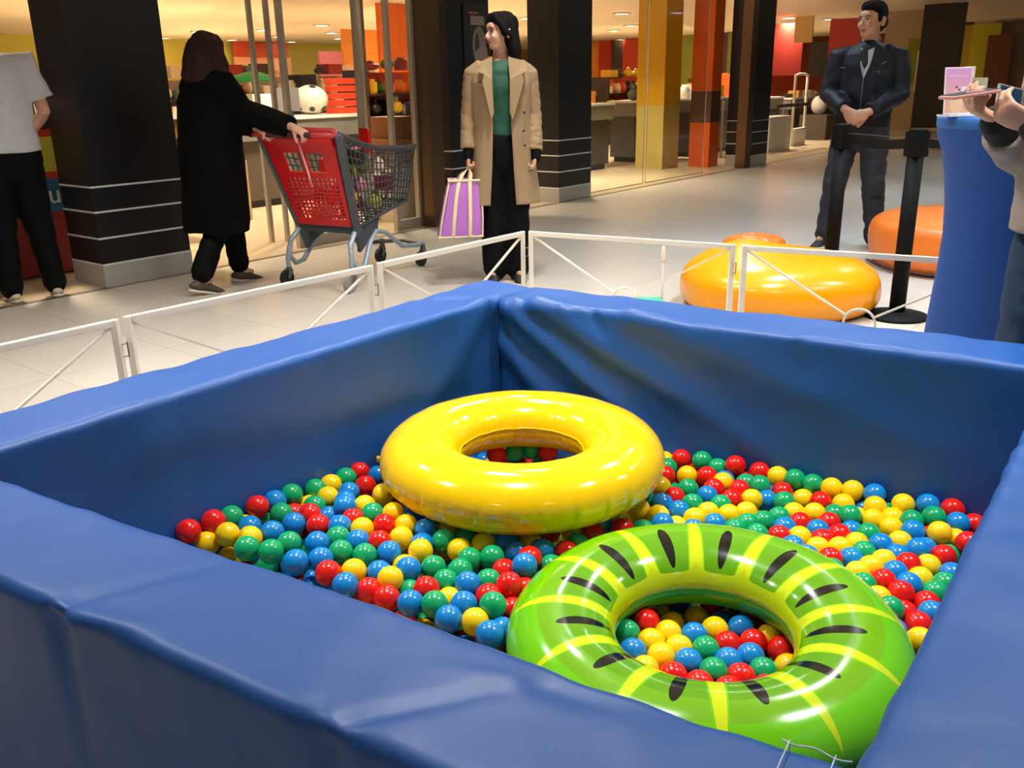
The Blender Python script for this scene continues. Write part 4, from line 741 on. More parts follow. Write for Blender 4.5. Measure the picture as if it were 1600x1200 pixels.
# --- man seen from behind at the left edge
p1p = Vector((-3.13, 5.76, 0))
P1 = Person('man seen from behind in pale grey T-shirt and black trousers at the left edge', p1p, math.radians(-140), 1.80, skin_a, head_yaw=.2, head_pitch=-.35,
            J=dict(elR=(-.27, .0, 1.16), wrR=(-.25, -.24, 1.05), elL=(.26, 0, 1.14), wrL=(.2, -.2, 1.0), knR=(-.12, -.03, .5), anR=(-.15, .03, .08), knL=(.09, -.03, .5), anL=(.11, .03, .08), toeR=(-.17, -.12, .02), toeL=(.12, -.12, .02)))
P1.hair('short', hair_b)
tee = mat('pale_grey_cotton', 'b9bcc2', .8, bump=.05, bscale=60); blackc = mat('black_cloth', '070708', .8, spec=.15); blackk = mat('black_knit', '060606', .9, spec=.12)
P1.top(tee, [(.515, .215, .15, 0), (.54, .215, .15, 0), (.6, .20, .14, 0), (.7, .21, .14, 0), (.77, .20, .13, 0), (.81, .17, .1, 0.01), (.835, .09, .07, .02)], (.048, .05, .05), sleeve=0, name='t_shirt', fold=.012, fscale=6)
P1.trousers(blackc, (.066, .054, .044, .04), seed=2)
P1.shoes(mat('white_trainer', 'cbbfae', .6))

# --- shopping cart
cd = Vector((.48, .877, 0)).normalized(); co = Vector((-1.24, 5.93, 0)); crz = math.atan2(cd.y, cd.x)
CT = thing('shopping_cart', 'grey plastic shopping cart with a red rear gate and wavy pale legs', 'shopping cart', co, rz=crz)
CM = Matrix.Translation(co) @ Matrix.Rotation(crz, 4, 'Z') @ Matrix.Diagonal((1.03, 1.12, 1.0, 1))     # local: x forward, y left, z up
g_pl = mat('cart_grey', '3c4248', .45); r_pl = mat('cart_red', 'd0151a', .35, coat=.2); leg_m = mat('cart_leg_metal', '9fb0bd', .35, .3); rub = mat('dark_rubber', '1b1a19', .6)
def cpart(name, bm, m, parent=CT, smooth=False): bm.transform(CM); return part(name, bm, m, parent, smooth)
RB, RT = (.08, .40), (-.12, .99)      # rear face bottom, top (x, z)
wb, wt = .21, .275                    # half widths of the rear face
FB, FT2 = (.72, .50), (.80, .86); fb, ft = .16, .19
def rear(u, v):  # u -1..1, v 0..1
    w = wb + (wt - wb) * v; return Vector((RB[0] + (RT[0] - RB[0]) * v, u * w, RB[1] + (RT[1] - RB[1]) * v))
def side(sy, u, v): # u 0 rear..1 front, v 0..1
    a = rear(sy, v); b = Vector((FB[0] + (FT2[0] - FB[0]) * v, sy * (fb + (ft - fb) * v), FB[1] + (FT2[1] - FB[1]) * v)); p = a.lerp(b, u)
    p.z -= .05 * math.sin(PI * min(1, u * 1.0)) * v; return p
# rear frame posts
bm = B()
for sy in (-1, 1):
    pts = [rear(sy * 1.02, v) + Vector((-.01, 0, 0)) for v in (-.06, .2, .5, .8, .99)]; tube(bm, pts, [(.022, .034)] * 5, 8, ref=(0, 1, 0))
bar(bm, rear(-1.05, -.03), rear(1.05, -.03), .05, .05, bev=.008)
for sy in (-1, 1):
    tube(bm, [rear(sy, -.04), rear(sy * .98, -.04) + Vector((.04, 0, -.10)), rear(sy * .95, -.04) + Vector((.02, 0, -.13))], [(.035, .03), (.045, .02), (.02, .015)], 10)
cpart('rear_frame', bm, g_pl, smooth=False)
# red gate: solid band with two windows above, lattice below
bm = B()
def rslab(u0, u1, v0, v1, th=.014):
    q = [rear(u, v) + Vector((-.02, 0, 0)) for u, v in ((u0, v0), (u1, v0), (u1, v1), (u0, v1))]; nrm = Vector((-(RT[1] - RB[1]), 0, RT[0] - RB[0])).normalized() * th
    a = [bm.verts.new(p) for p in q]; b = [bm.verts.new(p + nrm) for p in q]
    bm.faces.new(a); bm.faces.new(b[::-1])
    for k in range(4): bm.faces.new((a[k], a[(k + 1) % 4], b[(k + 1) % 4], b[k]))
rslab(-.93, .93, .90, .985, .03); rslab(-.93, -.55, .56, .90); rslab(.55, .93, .56, .90); rslab(-.55, .55, .83, .90); rslab(-.08, .08, .62, .83); rslab(-.55, .55, .56, .62)
rslab(-.93, -.80, .02, .56); rslab(.80, .93, .02, .56); rslab(-.80, .80, .02, .09); 
cpart('gate', bm, r_pl)
bm = B()
for k in range(13):
    u = -.80 + 1.6 * k / 12; rslab(u - .022, u + .022, .09, .56, .008)
for k in range(1, 11):
    v = .09 + .47 * k / 11; rslab(-.8, .8, v - .008, v + .008, .009)
cpart('gate_lattice', bm, r_pl)
# rim, handle
rim = mat('cart_rim_red', 'b03238', .4)
bm = B(); tube(bm, [rear(.98, .88) + Vector((-.01, 0, 0)), rear(1.0, .99), rear(.88, 1.035), rear(0, 1.045), rear(-.88, 1.035), rear(-1.0, .99), rear(-.98, .88) + Vector((-.01, 0, 0))], [(.02, .028)] * 7, 10); cpart('top_rim', bm, rim, smooth=True)
bm = B(); hb = Vector((-.235, 0, 1.0)); tube(bm, [Vector((-.12, .27, .99)), Vector((-.22, .265, 1.0)), hb + Vector((0, .22, 0)), hb, hb + Vector((0, -.22, 0)), Vector((-.22, -.265, 1.0)), Vector((-.12, -.27, .99))], .015, 12); cpart('handle', bm, rim, smooth=True)
bm = B(); tube(bm, [hb + Vector((0, .16, 0)), hb + Vector((0, -.17, 0))], .019, 12); cpart('handle_grip', bm, mat('dark_grip', '4a1d1e', .5), smooth=True)
# basket sides, front and base as lattices
for sy, nm in ((-1, 'basket_side'), (1, 'basket_side')):
    bm = B()
    for k in range(19):
        u = k / 18; tube(bm, [side(sy, u, v) for v in (0, .5, 1)], .0042, 6)
    for k in range(11):
        v = k / 10; tube(bm, [side(sy, u, v) for u in (0, .25, .5, .75, 1)], .0042 if 0 < k < 10 else .011, 6)
    cpart(nm, bm, g_pl, smooth=True)
    bm = B(); tube(bm, [side(sy, u, 1.0) + Vector((0, 0, .012)) for u in (0, .15, .3, .5, .7, .85, 1)], [(.014, .02)] * 7, 10); cpart('side_rim', bm, g_pl, smooth=True)
    # low skirt panel joining the basket and the legs
    bm = B(); q = [side(sy, 0, 0), side(sy, .42, 0), side(sy, .38, 0) + Vector((0, 0, -.09)), side(sy, 0, 0) + Vector((.03, 0, -.15))]
    a = [bm.verts.new(p) for p in q]; b = [bm.verts.new(p + Vector((0, .015 * -sy, 0))) for p in q]; bm.faces.new(a); bm.faces.new(b[::-1])
    for k in range(4): bm.faces.new((a[k], a[(k + 1) % 4], b[(k + 1) % 4], b[k]))
    cpart('skirt_panel', bm, g_pl)
bm = B()
for k in range(9): u = -1 + 2 * k / 8; tube(bm, [side(-1, 1, v).lerp(side(1, 1, v), (u + 1) / 2) for v in (0, 1)], .0045, 6)
for k in range(9): v = k / 8; tube(bm, [side(-1, 1, v), side(1, 1, v)], .0045 if 0 < k < 8 else .012, 6)
cpart('basket_front', bm, g_pl, smooth=True)
bm = B()
for k in range(8): u = k / 7; tube(bm, [side(-1, x, 0).lerp(side(1, x, 0), u) for x in (0, 1)], .0045, 6)
for k in range(12): x = k / 11; tube(bm, [side(-1, x, 0), side(1, x, 0)], .005, 6)
cpart('basket_base', bm, g_pl, smooth=True)
# wavy legs and casters
for sy in (-1, 1):
    bm = B()
    tube(bm, [Vector(p) for p in ((.05, sy * .21, .37), (-.02, sy * .225, .30), (-.03, sy * .235, .20), (.03, sy * .24, .14), (.10, sy * .235, .15), (.20, sy * .21, .28), (.30, sy * .19, .345), (.42, sy * .18, .32), (.62, sy * .17, .19), (.80, sy * .165, .165), (.88, sy * .165, .17))], .0165, 12)
    tube(bm, [Vector(p) for p in ((-.03, sy * .235, .26), (-.045, sy * .24, .18), (-.04, sy * .24, .115))], .014, 12)
    cpart('leg', bm, leg_m, smooth=True)
bm = B(); tube(bm, [(.55, -.17, .235), (.5, 0, .22), (.55, .17, .235)], .011, 10); tube(bm, [(.84, -.165, .168), (.9, 0, .17), (.84, .165, .168)], .012, 10); tube(bm, [(.3, .19, .34), (.3, -.19, .34)], .011, 10); cpart('cross_bar', bm, mat('dark_bar', '4b4a48', .5), smooth=True)
for x, sy in ((-.04, -1), (-.04, 1), (.88, -1), (.88, 1)):
    y = sy * (.24 if x < 0 else .165); cc = Vector((x + .0, y, 0))
    bm = B(); tube(bm, [cc + Vector((0, 0, .17 if x > 0 else .13)), cc + Vector((0, 0, .105))], [.014, .022], 12)
    for k in (-1, 1): tube(bm, [cc + Vector((0, k * .018, .11)), cc + Vector((-.03, k * .019, .055))], [(.02, .004), (.012, .004)], 10, ref=(1, 0, 0))
    o = cpart('caster', bm, mat('caster_fork', '6d6a66', .4, .5), smooth=True)
    bm = B(); w = cc + Vector((-.03, 0, .055)); tube(bm, [w + Vector((0, -.013, 0)), w + Vector((0, .013, 0))], .054, 24, sharp_caps=True); bm.transform(CM); part('wheel', bm, rub if sy * x < .01 or x > 0 else mat('grey_tyre', '8d8a84', .6), o, False)
# red coin tag standing beyond the basket and things inside the basket
gd = random.Random(2)
gcols = ['e9d9a0', 'f2efe2', '6d1524', '7c1b30', 'c9cf4a', '4d6b2a', 'f0e6c8', 'd8342a', 'e7b52a', '51307a', '2c2320', 'e08aa0', '8a1c34', 'efe8da']
for k in range(26):
    u = .07 + .13 * (k % 7) + gd.uniform(-.02, .02); layer = k // 7; y = gd.uniform(-.11, .11)
    lo = side(1, u, 0).z; z = lo + .06 + layer * .105; col = gcols[k % len(gcols)]
    p = CM @ Vector((.08 + u * .66, y, z)); m = mat('grocery_' + col, col, .4); typ = k % 3
    bm = B()
    if typ == 0: box(bm, p, (.08, .11, .10), crz + gd.uniform(-.4, .4), .008); nm = 'grocery_box'; cl = 'box'
    elif typ == 1: ball(bm, p, (.052, .06, .048)); nm = 'grocery_bag'; cl = 'bag'
    else: lathe(bm, p - Vector((0, 0, .05)), [(.03, 0), (.034, .01), (.034, .07), (.014, .09), (.014, .105)], 20); nm = 'grocery_bottle'; cl = 'bottle'
    lv = ['bottom', 'second', 'third', 'top'][layer]; bmn = {'e9d9a0': 'straw', 'f2efe2': 'white', '6d1524': 'maroon', '7c1b30': 'wine red', 'c9cf4a': 'lime', '4d6b2a': 'green', 'f0e6c8': 'cream', 'd8342a': 'red', 'e7b52a': 'amber', '51307a': 'purple', '2c2320': 'black', 'e08aa0': 'pink', '8a1c34': 'crimson', 'efe8da': 'ivory'}[col]
    o = part(nm, bm, m, None, typ != 0, p); tag(o, '%s grocery %s in the %s layer of the shopping cart basket' % (bmn, cl, lv), 'groceries', 'groceries in the cart')
# white and pink streamer hanging over the gate
bm = B(); tube(bm, [CM @ (rear(-.05, v) + Vector((-.045, 0, 0))) for v in (1.03, .92, .8, .7, .62, .55, .46)], [(.010, .004), (.014, .005), (.022, .006), (.018, .006), (.02, .006), (.018, .005), (.012, .004)], 10, ref=(0, 1, 0))
o = part('keyring_strap', bm, mat('pale_pink_plastic', 'f0c8c0', .4), None, True, CM @ rear(-.05, 1.0)); tag(o, 'pale pink and white strap dangling over the red cart gate', 'strap')
bm = B(); q = CM @ Vector((.52, .0, .86)); box(bm, q + Vector((0, 0, .06)), (.10, .018, .17), crz + 1.3, .02); o = part('price_paddle', bm, r_pl, None, False, q); tag(o, 'small red pointed paddle sticking up out of the cart basket', 'paddle')

# --- woman in black pushing the cart
p2p = Vector((-1.92, 6.02, 0)); rz2 = math.radians(138)
hbw = CM @ (hb + Vector((0, -.13, .0))); hbw2 = CM @ (hb + Vector((0, .14, .0)))
Mi = (Matrix.Translation(p2p) @ Matrix.Rotation(rz2, 4, 'Z')).inverted()
wl, wr_ = Mi @ hbw, Mi @ hbw2           # near hand is her right hand
def back_off(w, e, L=.085): d = (w - e).normalized(); return w - d * L
eR = Vector((-.24, -.10, 1.14)); eL = Vector((.22, -.14, 1.12)); wR = back_off(wl, eR) + Vector((0, 0, .02)); wL = back_off(wr_, eL) + Vector((0, 0, .02))
P2 = Person('woman in long black coat with brown hair pushing the red shopping cart', p2p, rz2, 1.63, skin_a, head_yaw=math.radians(22), head_pitch=.1,
            J=dict(elR=eR, wrR=wR, elL=eL, wrL=wL, knR=(-.08, .06, .44), anR=(-.10, .26, .10), toeR=(-.10, .12, .03), knL=(.08, -.12, .45), anL=(.09, -.16, .08), toeL=(.09, -.32, .02), head=(0, -.05, 1.50)),
            hands={'R': dict(dir=(wl - eR).normalized() + Vector((0, 0, -.1)), up=Vector((0, .2, 1)), curl=.85, side=1), 'L': dict(dir=(wr_ - eL).normalized() + Vector((0, 0, -.1)), up=Vector((0, .2, 1)), curl=.85, side=-1)})
P2.hair('long', hair_b, [([(sx * x, .05 + .01 * abs(x), .04), (sx * (x + .03), .055, -.06), (sx * (x + .055), .05, -.15)], [.05, .055, .045]) for sx in (-1, 1) for x in (.03, .065)] + [([(0, .09, .03), (0, .11, -.07), (0, .125, -.17)], [(.075, .045), (.10, .06), (.12, .05)]), ([(.06, -.02, .02), (.10, -.03, -.08), (.115, -.02, -.14)], [.03, .035, .025]), ([(-.06, -.02, .02), (-.10, -.03, -.08), (-.115, -.02, -.14)], [.03, .035, .025])])
P2.top(blackk, [(.235, .26, .20, .03), (.27, .26, .20, .03), (.40, .25, .195, .02), (.55, .245, .19, .01), (.66, .235, .175, 0), (.74, .23, .16, 0), (.79, .205, .13, 0), (.825, .15, .10, .01), (.85, .085, .075, .01)], (.055, .05, .042), sleeve=.93, name='long_coat', fold=.012, fscale=5, seed=5)
P2.trousers(blackc, (.062, .05, .045, .045), hem=.12, seed=7)
P2.shoes(mat('olive_shoe', '4a4034', .6))

# --- woman in the trench coat
p3p = Vector((-.03, 6.05, 0)); rz3 = math.radians(4)
P3_ = Person('woman in beige trench coat and green shirt standing with a purple tote bag', p3p, rz3, 1.69, skin_a, head_yaw=math.radians(-62), head_pitch=.02,
            J=dict(elR=(-.215, .02, 1.09), wrR=(-.23, -.05, .86), elL=(.205, .02, 1.08), wrL=(.21, -.06, .84), shL=(.165, 0, 1.37), shR=(-.175, 0, 1.37), anR=(-.065, .015, .08), anL=(.085, .015, .08), knR=(-.075, -.01, .47), knL=(.085, -.01, .47), toeR=(-.10, -.12, .02), toeL=(.10, -.13, .02)),
            hands={'R': dict(dir=Vector((0, -.05, -1)), up=Vector((-1, 0, 0)), curl=.95, side=1), 'L': dict(dir=Vector((-.25, -.15, -1)), up=Vector((1, .1, 0)), curl=.8, side=-1)})
P3_.hair('long', hair_d, [([(-.055, .03, .03), (-.08, .03, -.09), (-.085, .0, -.2), (-.08, -.02, -.26)], [.035, .036, .032, .02]), ([(.06, .045, .03), (.082, .05, -.09), (.085, .05, -.2)], [.035, .038, .03]), ([(0, .085, .03), (0, .09, -.1), (0, .09, -.24)], [(.06, .035), (.08, .04), (.08, .025)]), ([(-.07, -.0, -.06), (-.09, -.03, -.2), (-.09, -.04, -.3)], [.02, .022, .014])])
green = mat('green_knit', '0f4a34', .7, bump=.08, bscale=80); camel = mat('camel_cloth', '977d5b', .8, bump=.06, bscale=70)
P3_.top(green, [(.50, .14, .10, 0), (.58, .14, .10, 0), (.64, .135, .10, 0), (.74, .155, .11, 0), (.80, .14, .09, 0), (.835, .075, .06, .01)], (.024, .022, .018), sleeve=.9, name='shirt', fold=.006, seed=2)
P3_.trousers(blackc, (.058, .052, .05, .052), seed=9, fold=.007)
P3_.shoes(mat('dark_ankle_boot', '1d1814', .5), mat('white_edge', 'c8c2ba', .6))
# coat: open shell + sleeves
bm = B(); h = 1.69; NA = 56
rings = [(.31, .245, .17, .37, .01), (.36, .235, .165, .36, .01), (.45, .215, .158, .34, .005), (.55, .195, .15, .33, 0), (.62, .185, .145, .33, 0), (.70, .195, .145, .34, 0), (.76, .208, .14, .36, 0), (.795, .205, .125, .42, 0), (.82, .165, .10, .50, .01), (.838, .115, .082, .62, .015), (.855, .078, .07, .75, .02)]
rr_ = []
import bisect
def ipol(z):
    for a, b in zip(rings, rings[1:]):
        if a[0] <= z <= b[0]: t = (z - a[0]) / (b[0] - a[0]); return [a[i] + (b[i] - a[i]) * t for i in range(5)]
    return rings[-1]
NZ = 90
for i in range(NZ + 1):
    z, rx, ry, op, yo = ipol(.31 + (.855 - .31) * i / NZ); row = []
    for k in range(NA + 1):
        t = op + (2 * PI - 2 * op) * k / NA; X = rx * math.sin(t); Y = -ry * math.cos(t) + yo
        fo = .012 * noise.noise(Vector((math.sin(t) * 3, math.cos(t) * 3, z * 3.5))) + .010 * math.sin(t * 9 + 2) * max(0, (.52 - z) / .2)
        row.append(bm.verts.new(Vector((X - .012 * math.cos(t), Y, z * h)) + Vector((math.sin(t), -math.cos(t), 0)) * fo))
    rr_.append(row)
for a, b in zip(rr_, rr_[1:]):
    for k in range(NA): bm.faces.new((a[k], a[k + 1], b[k + 1], b[k]))
bmesh.ops.recalc_face_normals(bm, faces=bm.faces)
bmesh.ops.solidify(bm, geom=bm.faces[:], thickness=.007)
sb = B(); jj = P3_.j
for S in 'RL':
    a, e, w = jj['sh' + S], jj['el' + S], jj['wr' + S]
    tube(sb, [a + Vector((-a.x * .5, 0, -.015)), a + Vector((-a.x * .2, 0, -.008)), a.lerp(e, .12), a.lerp(e, .5), e, e.lerp(w, .5), e.lerp(w, .92)], [.050, .060, .065, .060, .054, .052, .05], 20, sharp_caps=2)
sb2 = blob(sb, .008, 2, .006, 12, (1, 1, 2.2), 4); tmp = D.meshes.new('t'); sb2.to_mesh(tmp); sb2.free(); bm.from_mesh(tmp); D.meshes.remove(tmp)
coat = P3_.add('trench_coat', bm, camel)
for sx in (-1, 1):
    bm = B(); q = [Vector((sx * .05 - .012, -.085, 1.435)), Vector((sx * .135, -.105, 1.41)), Vector((sx * .15, -.135, 1.345)), Vector((sx * .118, -.148, 1.335)), Vector((sx * .13, -.155, 1.29)), Vector((sx * .068 - .012, -.158, 1.06)), Vector((sx * .05 - .012, -.145, 1.10)), Vector((sx * .055 - .012, -.130, 1.30))]
    f = bm.faces.new([bm.verts.new(p + Vector((0, -.012, 0))) for p in q]); bmesh.ops.triangulate(bm, faces=[f]); bmesh.ops.recalc_face_normals(bm, faces=bm.faces); bmesh.ops.solidify(bm, geom=bm.faces[:], thickness=.008); P3_.add('lapel', bm, camel, coat, False)
btn = mat('dark_button', '2a2420', .4)
for x, z in ((.13, 1.10), (.125, .99), (.13, .90), (-.145, 1.29)):
    bm = B(); ball(bm, (x, -.158 if z > 1 else -.155, z), (.009, .005, .009)); P3_.add('button', bm, btn, coat)
for S in 'RL': P3_.cuffs(blackc, S, .034, .028)
# tote bag
hw = P3_.M @ (jj['wrR'] + Vector((0, -.02, -.085)))
TB = thing('tote_bag', 'purple tote bag with cream straps hanging from the trench coat woman', 'bag', (hw.x - .07, hw.y, .32), rz=.12)
bagm = mat('purple_canvas', 'b06ac0', .6, bump=.1, bscale=25); cream = mat('cream_webbing', 'e3cfa4', .7)
c = Vector(TB.location); Rz = Matrix.Rotation(.12, 3, 'Z')
def bp(x, y, z): return c + Rz @ Vector((x * 1.15, y, z * 1.06))
bm = B(); rings_b = []
for (z, hwid, hd) in ((0, .125, .085), (.02, .13, .09), (.12, .12, .085), (.24, .105, .075), (.34, .09, .06), (.35, .088, .057), (.33, .084, .053)):
    ring = []
    for k in range(48):
        t = 2 * PI * k / 48; x = math.copysign(abs(math.cos(t)) ** .35, math.cos(t)) * hwid; y = math.copysign(abs(math.sin(t)) ** .35, math.sin(t)) * hd
        kx = .008 * noise.noise(Vector((x * 20, y * 20, z * 14))); ring.append(bm.verts.new(bp(x + kx + z * .10, y + kx, z)))
    rings_b.append(ring)
for a, b in zip(rings_b, rings_b[1:]):
    for k in range(48): bm.faces.new((a[k], a[(k + 1) % 48], b[(k + 1) % 48], b[k]))
bm.faces.new(rings_b[0]); bm.faces.new(rings_b[-1]); part('bag_body', bm, bagm, TB, True)
for sy in (-1, 1):
    bm = B(); pts = [bp(-.045, sy * .091, .01), bp(-.035, sy * .09, .12), bp(-.02, sy * .081, .24), bp(.0, sy * .064, .34)]
    top_ = hw + Vector((0, 0, -.012)); pts += [pts[-1].lerp(top_, .5) + Vector((-.01, 0, 0)), top_, bp(.06, sy * .064, .34).lerp(top_, .5) + Vector((.01, 0, 0)), bp(.06, sy * .066, .34), bp(.058, sy * .083, .24), bp(.055, sy * .092, .12), bp(.05, sy * .093, .01)]
    tube(bm, pts, [(.013, .003)] * len(pts), 8, ref=(1, 0, .1)); part('strap', bm, cream, TB, True)
bm = B(); pts = [v for v in (bp(-.09 + .034, -.062, .345), bp(.09 + .034, -.062, .345), bp(.09 + .034, .062, .345), bp(-.09 + .034, .062, .345), bp(-.09 + .034, -.062, .345))]; tube(bm, pts, .008, 8); part('top_binding', bm, cream, TB, True)
for sx in (-1, 1):
    bm = B(); tube(bm, [bp(sx * .122, -.083, .01), bp(sx * .115 + .012, -.08, .12), bp(sx * .102 + .024, -.07, .24), bp(sx * .088 + .034, -.057, .34)], .006, 8); part('edge_binding', bm, cream, TB, True)
bm = B(); pts = [bp(x, y, .008) for x, y in ((-.125, -.085), (.125, -.085), (.125, .085), (-.125, .085), (-.125, -.085))]; tube(bm, pts, .007, 8); part('base_binding', bm, cream, TB, True)

# --- man in the navy jacket
p4p = Vector((2.70, 7.08, 0)); rz4 = math.radians(-28)
navy = mat('navy_nylon', '080c15', .6, spec=.3, bump=.05, bscale=30)
P4 = Person('man in dark navy jacket and jeans standing with hands clasped, looking left', p4p, rz4, 1.78, skin_b, hsc=1.10, head_yaw=math.radians(-28), head_pitch=.0, bulk=1.08,
            J=dict(elR=(-.255, -.05, 1.15), wrR=(-.09, -.27, 1.05), elL=(.255, -.05, 1.15), wrL=(.07, -.275, 1.03), knR=(-.15, -.04, .5), knL=(.13, -.04, .5), anR=(-.20, .0, .08), anL=(.17, .03, .08), toeR=(-.26, -.13, .02), toeL=(.20, -.13, .02)),
            hands={'R': dict(dir=Vector((.75, -.1, -.6)), up=Vector((-.2, -1, .1)), curl=.6, side=1), 'L': dict(dir=Vector((-.9, -.12, -.35)), up=Vector((0, -1, .15)), curl=.75, side=-1)})
P4.hair('short', hair_d)
def collar(bm):
    tube(bm, [Vector((0, .035, 1.45)), Vector((0, .045, 1.485)), Vector((0, .055, 1.52))], [(.10, .08), (.088, .07), (.085, .068)], 24, ref=(1, 0, 0))
P4.top(navy, [(.515, .21, .155, 0), (.54, .21, .155, 0), (.63, .21, .16, -.01), (.71, .215, .155, 0), (.765, .21, .145, 0), (.80, .19, .125, 0), (.83, .13, .095, .01), (.84, .09, .08, .02)], (.046, .042, .034), sleeve=.95, name='jacket', fold=.013, fscale=7, seed=3, extra=collar)
bm = B(); f = bm.faces.new([bm.verts.new(Vector(p)) for p in ((-.048, -.098, 1.48), (-.045, -.118, 1.43), (-.032, -.15, 1.36), (-.0, -.172, 1.26), (.032, -.15, 1.36), (.045, -.118, 1.43), (.048, -.098, 1.48), (0, -.105, 1.455))]); bmesh.ops.triangulate(bm, faces=[f]); bmesh.ops.solidify(bm, geom=bm.faces[:], thickness=.02); P4.add('shirt', bm, mat('grey_shirt', '8c8880', .8), None, False)
bm = B(); tube(bm, [(0.0, -.168, 1.26), (0, -.174, 1.15), (0, -.176, .98)], .003, 6); P4.add('zip', bm, mat('zip_metal', '8a8c90', .3, .7), None, True)
bm = B(); tube(bm, [(.11, -.150, 1.36), (.14, -.145, 1.375)], .003, 6); tube(bm, [(.09, -.16, 1.31), (.105, -.155, 1.315), (.10, -.16, 1.30), (.11, -.155, 1.295)], .003, 6); tube(bm, [(-.13, -.15, 1.34), (-.17, -.14, 1.345)], .0025, 6); P4.add('chest_badge', bm, mat('grey_print', '5c636b', .6), None, True)
P4.trousers(mat('charcoal_denim', '23272e', .75, bump=.06, bscale=60), (.064, .052, .045, .042), seed=11, fold=.012)
P4.shoes(mat('dark_trainer', '1c2126', .6), mat('grey_sole', '6d6a66', .6))

# --- person with a phone at the right edge
p5p = Vector((1.565, 2.47, 0)); rz5 = math.radians(-82)
knit = mat('oatmeal_knit', 'a89c8e', .9, bump=.25, bscale=130); jean = mat('blue_denim', '25405c', .8, bump=.08, bscale=90)
P5 = Person('person in oatmeal sweater and blue jeans holding a phone at the right edge', p5p, rz5, 1.60, skin_a, head_yaw=.05, head_pitch=.35,
            J=dict(elL=(.20, -.03, 1.02), wrL=(.10, -.26, 1.145), elR=(-.20, -.03, 1.02), wrR=(-.03, -.275, 1.16), anL=(.09, .02, .075), anR=(-.09, .02, .075), head=(0, -.13, 1.475), knL=(.085, -.03, .45), knR=(-.085, -.03, .45)),
            hands={'L': dict(dir=Vector((-.25, -.8, .45)), up=Vector((.55, -.25, -.6)), curl=.75, side=1), 'R': dict(dir=Vector((.2, -.9, .35)), up=Vector((-.2, -.35, -.9)), curl=.6, side=-1)})
P5.hair('long', hair_d, [([(0, .085, .03), (0, .1, -.1), (0, .1, -.22)], [(.06, .035), (.08, .04), (.08, .03)])])
P5.top(knit, [(.53, .20, .145, 0), (.56, .205, .15, 0), (.65, .20, .15, 0), (.75, .20, .14, 0), (.80, .18, .12, 0), (.83, .10, .08, .01)], (.046, .044, .036), sleeve=.75, name='sweater', fold=.012, fscale=8, seed=6)
for S in 'RL':
    e, w = P5.j['el' + S], P5.j['wr' + S]; bm = B(); tube(bm, [e.lerp(w, .66), e.lerp(w, .8), e.lerp(w, .98)], [.043, .045, .040], 20); P5.add('cuff', blob(bm, .006, 1, .003, 20), mat('black_rib', '121416', .85))
P5.trousers(jean, (.064, .052, .045, .042), seed=13, fold=.009)
P5.shoes(mat('brown_boot', '3a2c22', .6))
ph = P5.M @ Vector((.035, -.40, 1.225)); PHN = thing('phone', 'phone in a pale case held up by the person at the right edge', 'phone', ph, rz=rz5)
Rp = Matrix.Rotation(rz5, 3, 'Z') @ Matrix.Rotation(.12, 3, 'X')
bm = B(); box(bm, ph, (.066, .13, .009), R=Rp, bev=.004); part('case', bm, mat('salmon_case', 'd09488', .4), PHN)
bm = B(); box(bm, ph + Rp @ Vector((0, 0, .0055)), (.058, .12, .002), R=Rp); part('screen', bm, mat('phone_screen', '20242c', .1, emit='3a4a66', estr=.4), PHN)
ph2 = atY(1576, 158, 2.62); PH2 = thing('tablet', 'blue screened tablet upright behind the hands of the person at the right', 'tablet', ph2, rz=.1)
Rp = Matrix.Rotation(.15, 3, 'Z') @ Matrix.Rotation(-.35, 3, 'X') @ Matrix.Rotation(.25, 3, 'Y')
bm = B(); box(bm, ph2, (.075, .009, .085), R=Rp, bev=.003); part('case', bm, mat('white_case', 'cfe0e6', .4), PH2)
bm = B(); box(bm, ph2 + Rp @ Vector((0, -.0055, 0)), (.066, .002, .074), R=Rp); part('screen', bm, mat('blue_screen', '1c5a96', .2), PH2)

# ---------------------------------------------------------------- shop interior
def hitA(x, y, a):
    d = ray(x, y); t = ((O_ - CAM).dot(E1) + a) / d.dot(E1); p = CAM + d * t - O_
    return -p.dot(E2), p.z
def abox(bm, a0, a1, b0, b1, z0, z1, bev=0, mi=0):
    c = AB((a0 + a1) / 2, (b0 + b1) / 2, (z0 + z1) / 2); return box(bm, c, (abs(a1 - a0), abs(b1 - b0), abs(z1 - z0)), ANG, bev, mi=mi)
def asolo(name, a0, a1, b0, b1, z0, z1, m, label, cat, bev=.004, group=None):
    bm = B(); abox(bm, a0, a1, b0, b1, z0, z1, bev); c = AB((a0 + a1) / 2, (b0 + b1) / 2, z0)
    o = part(name, bm, m, None, False, c); tag(o, label, cat, group); return o
wallg = mat('lime_wall', 'b9b04a', .7); 
bm = B(); abox(bm, -8, 34, 21, 21.2, 0, CEIL); struct('wall_back', bm, wallg)
bm = B(); abox(bm, 34, 34.2, .6, 21, 0, CEIL); struct('wall_far', bm, mat('dark_red_wall', '7a2416', .7))
bm = B(); abox(bm, 30, 30.2, -26, .6, 0, CEIL); struct('wall_right', bm, mat('grey_mall_wall', '8d8578', .7))
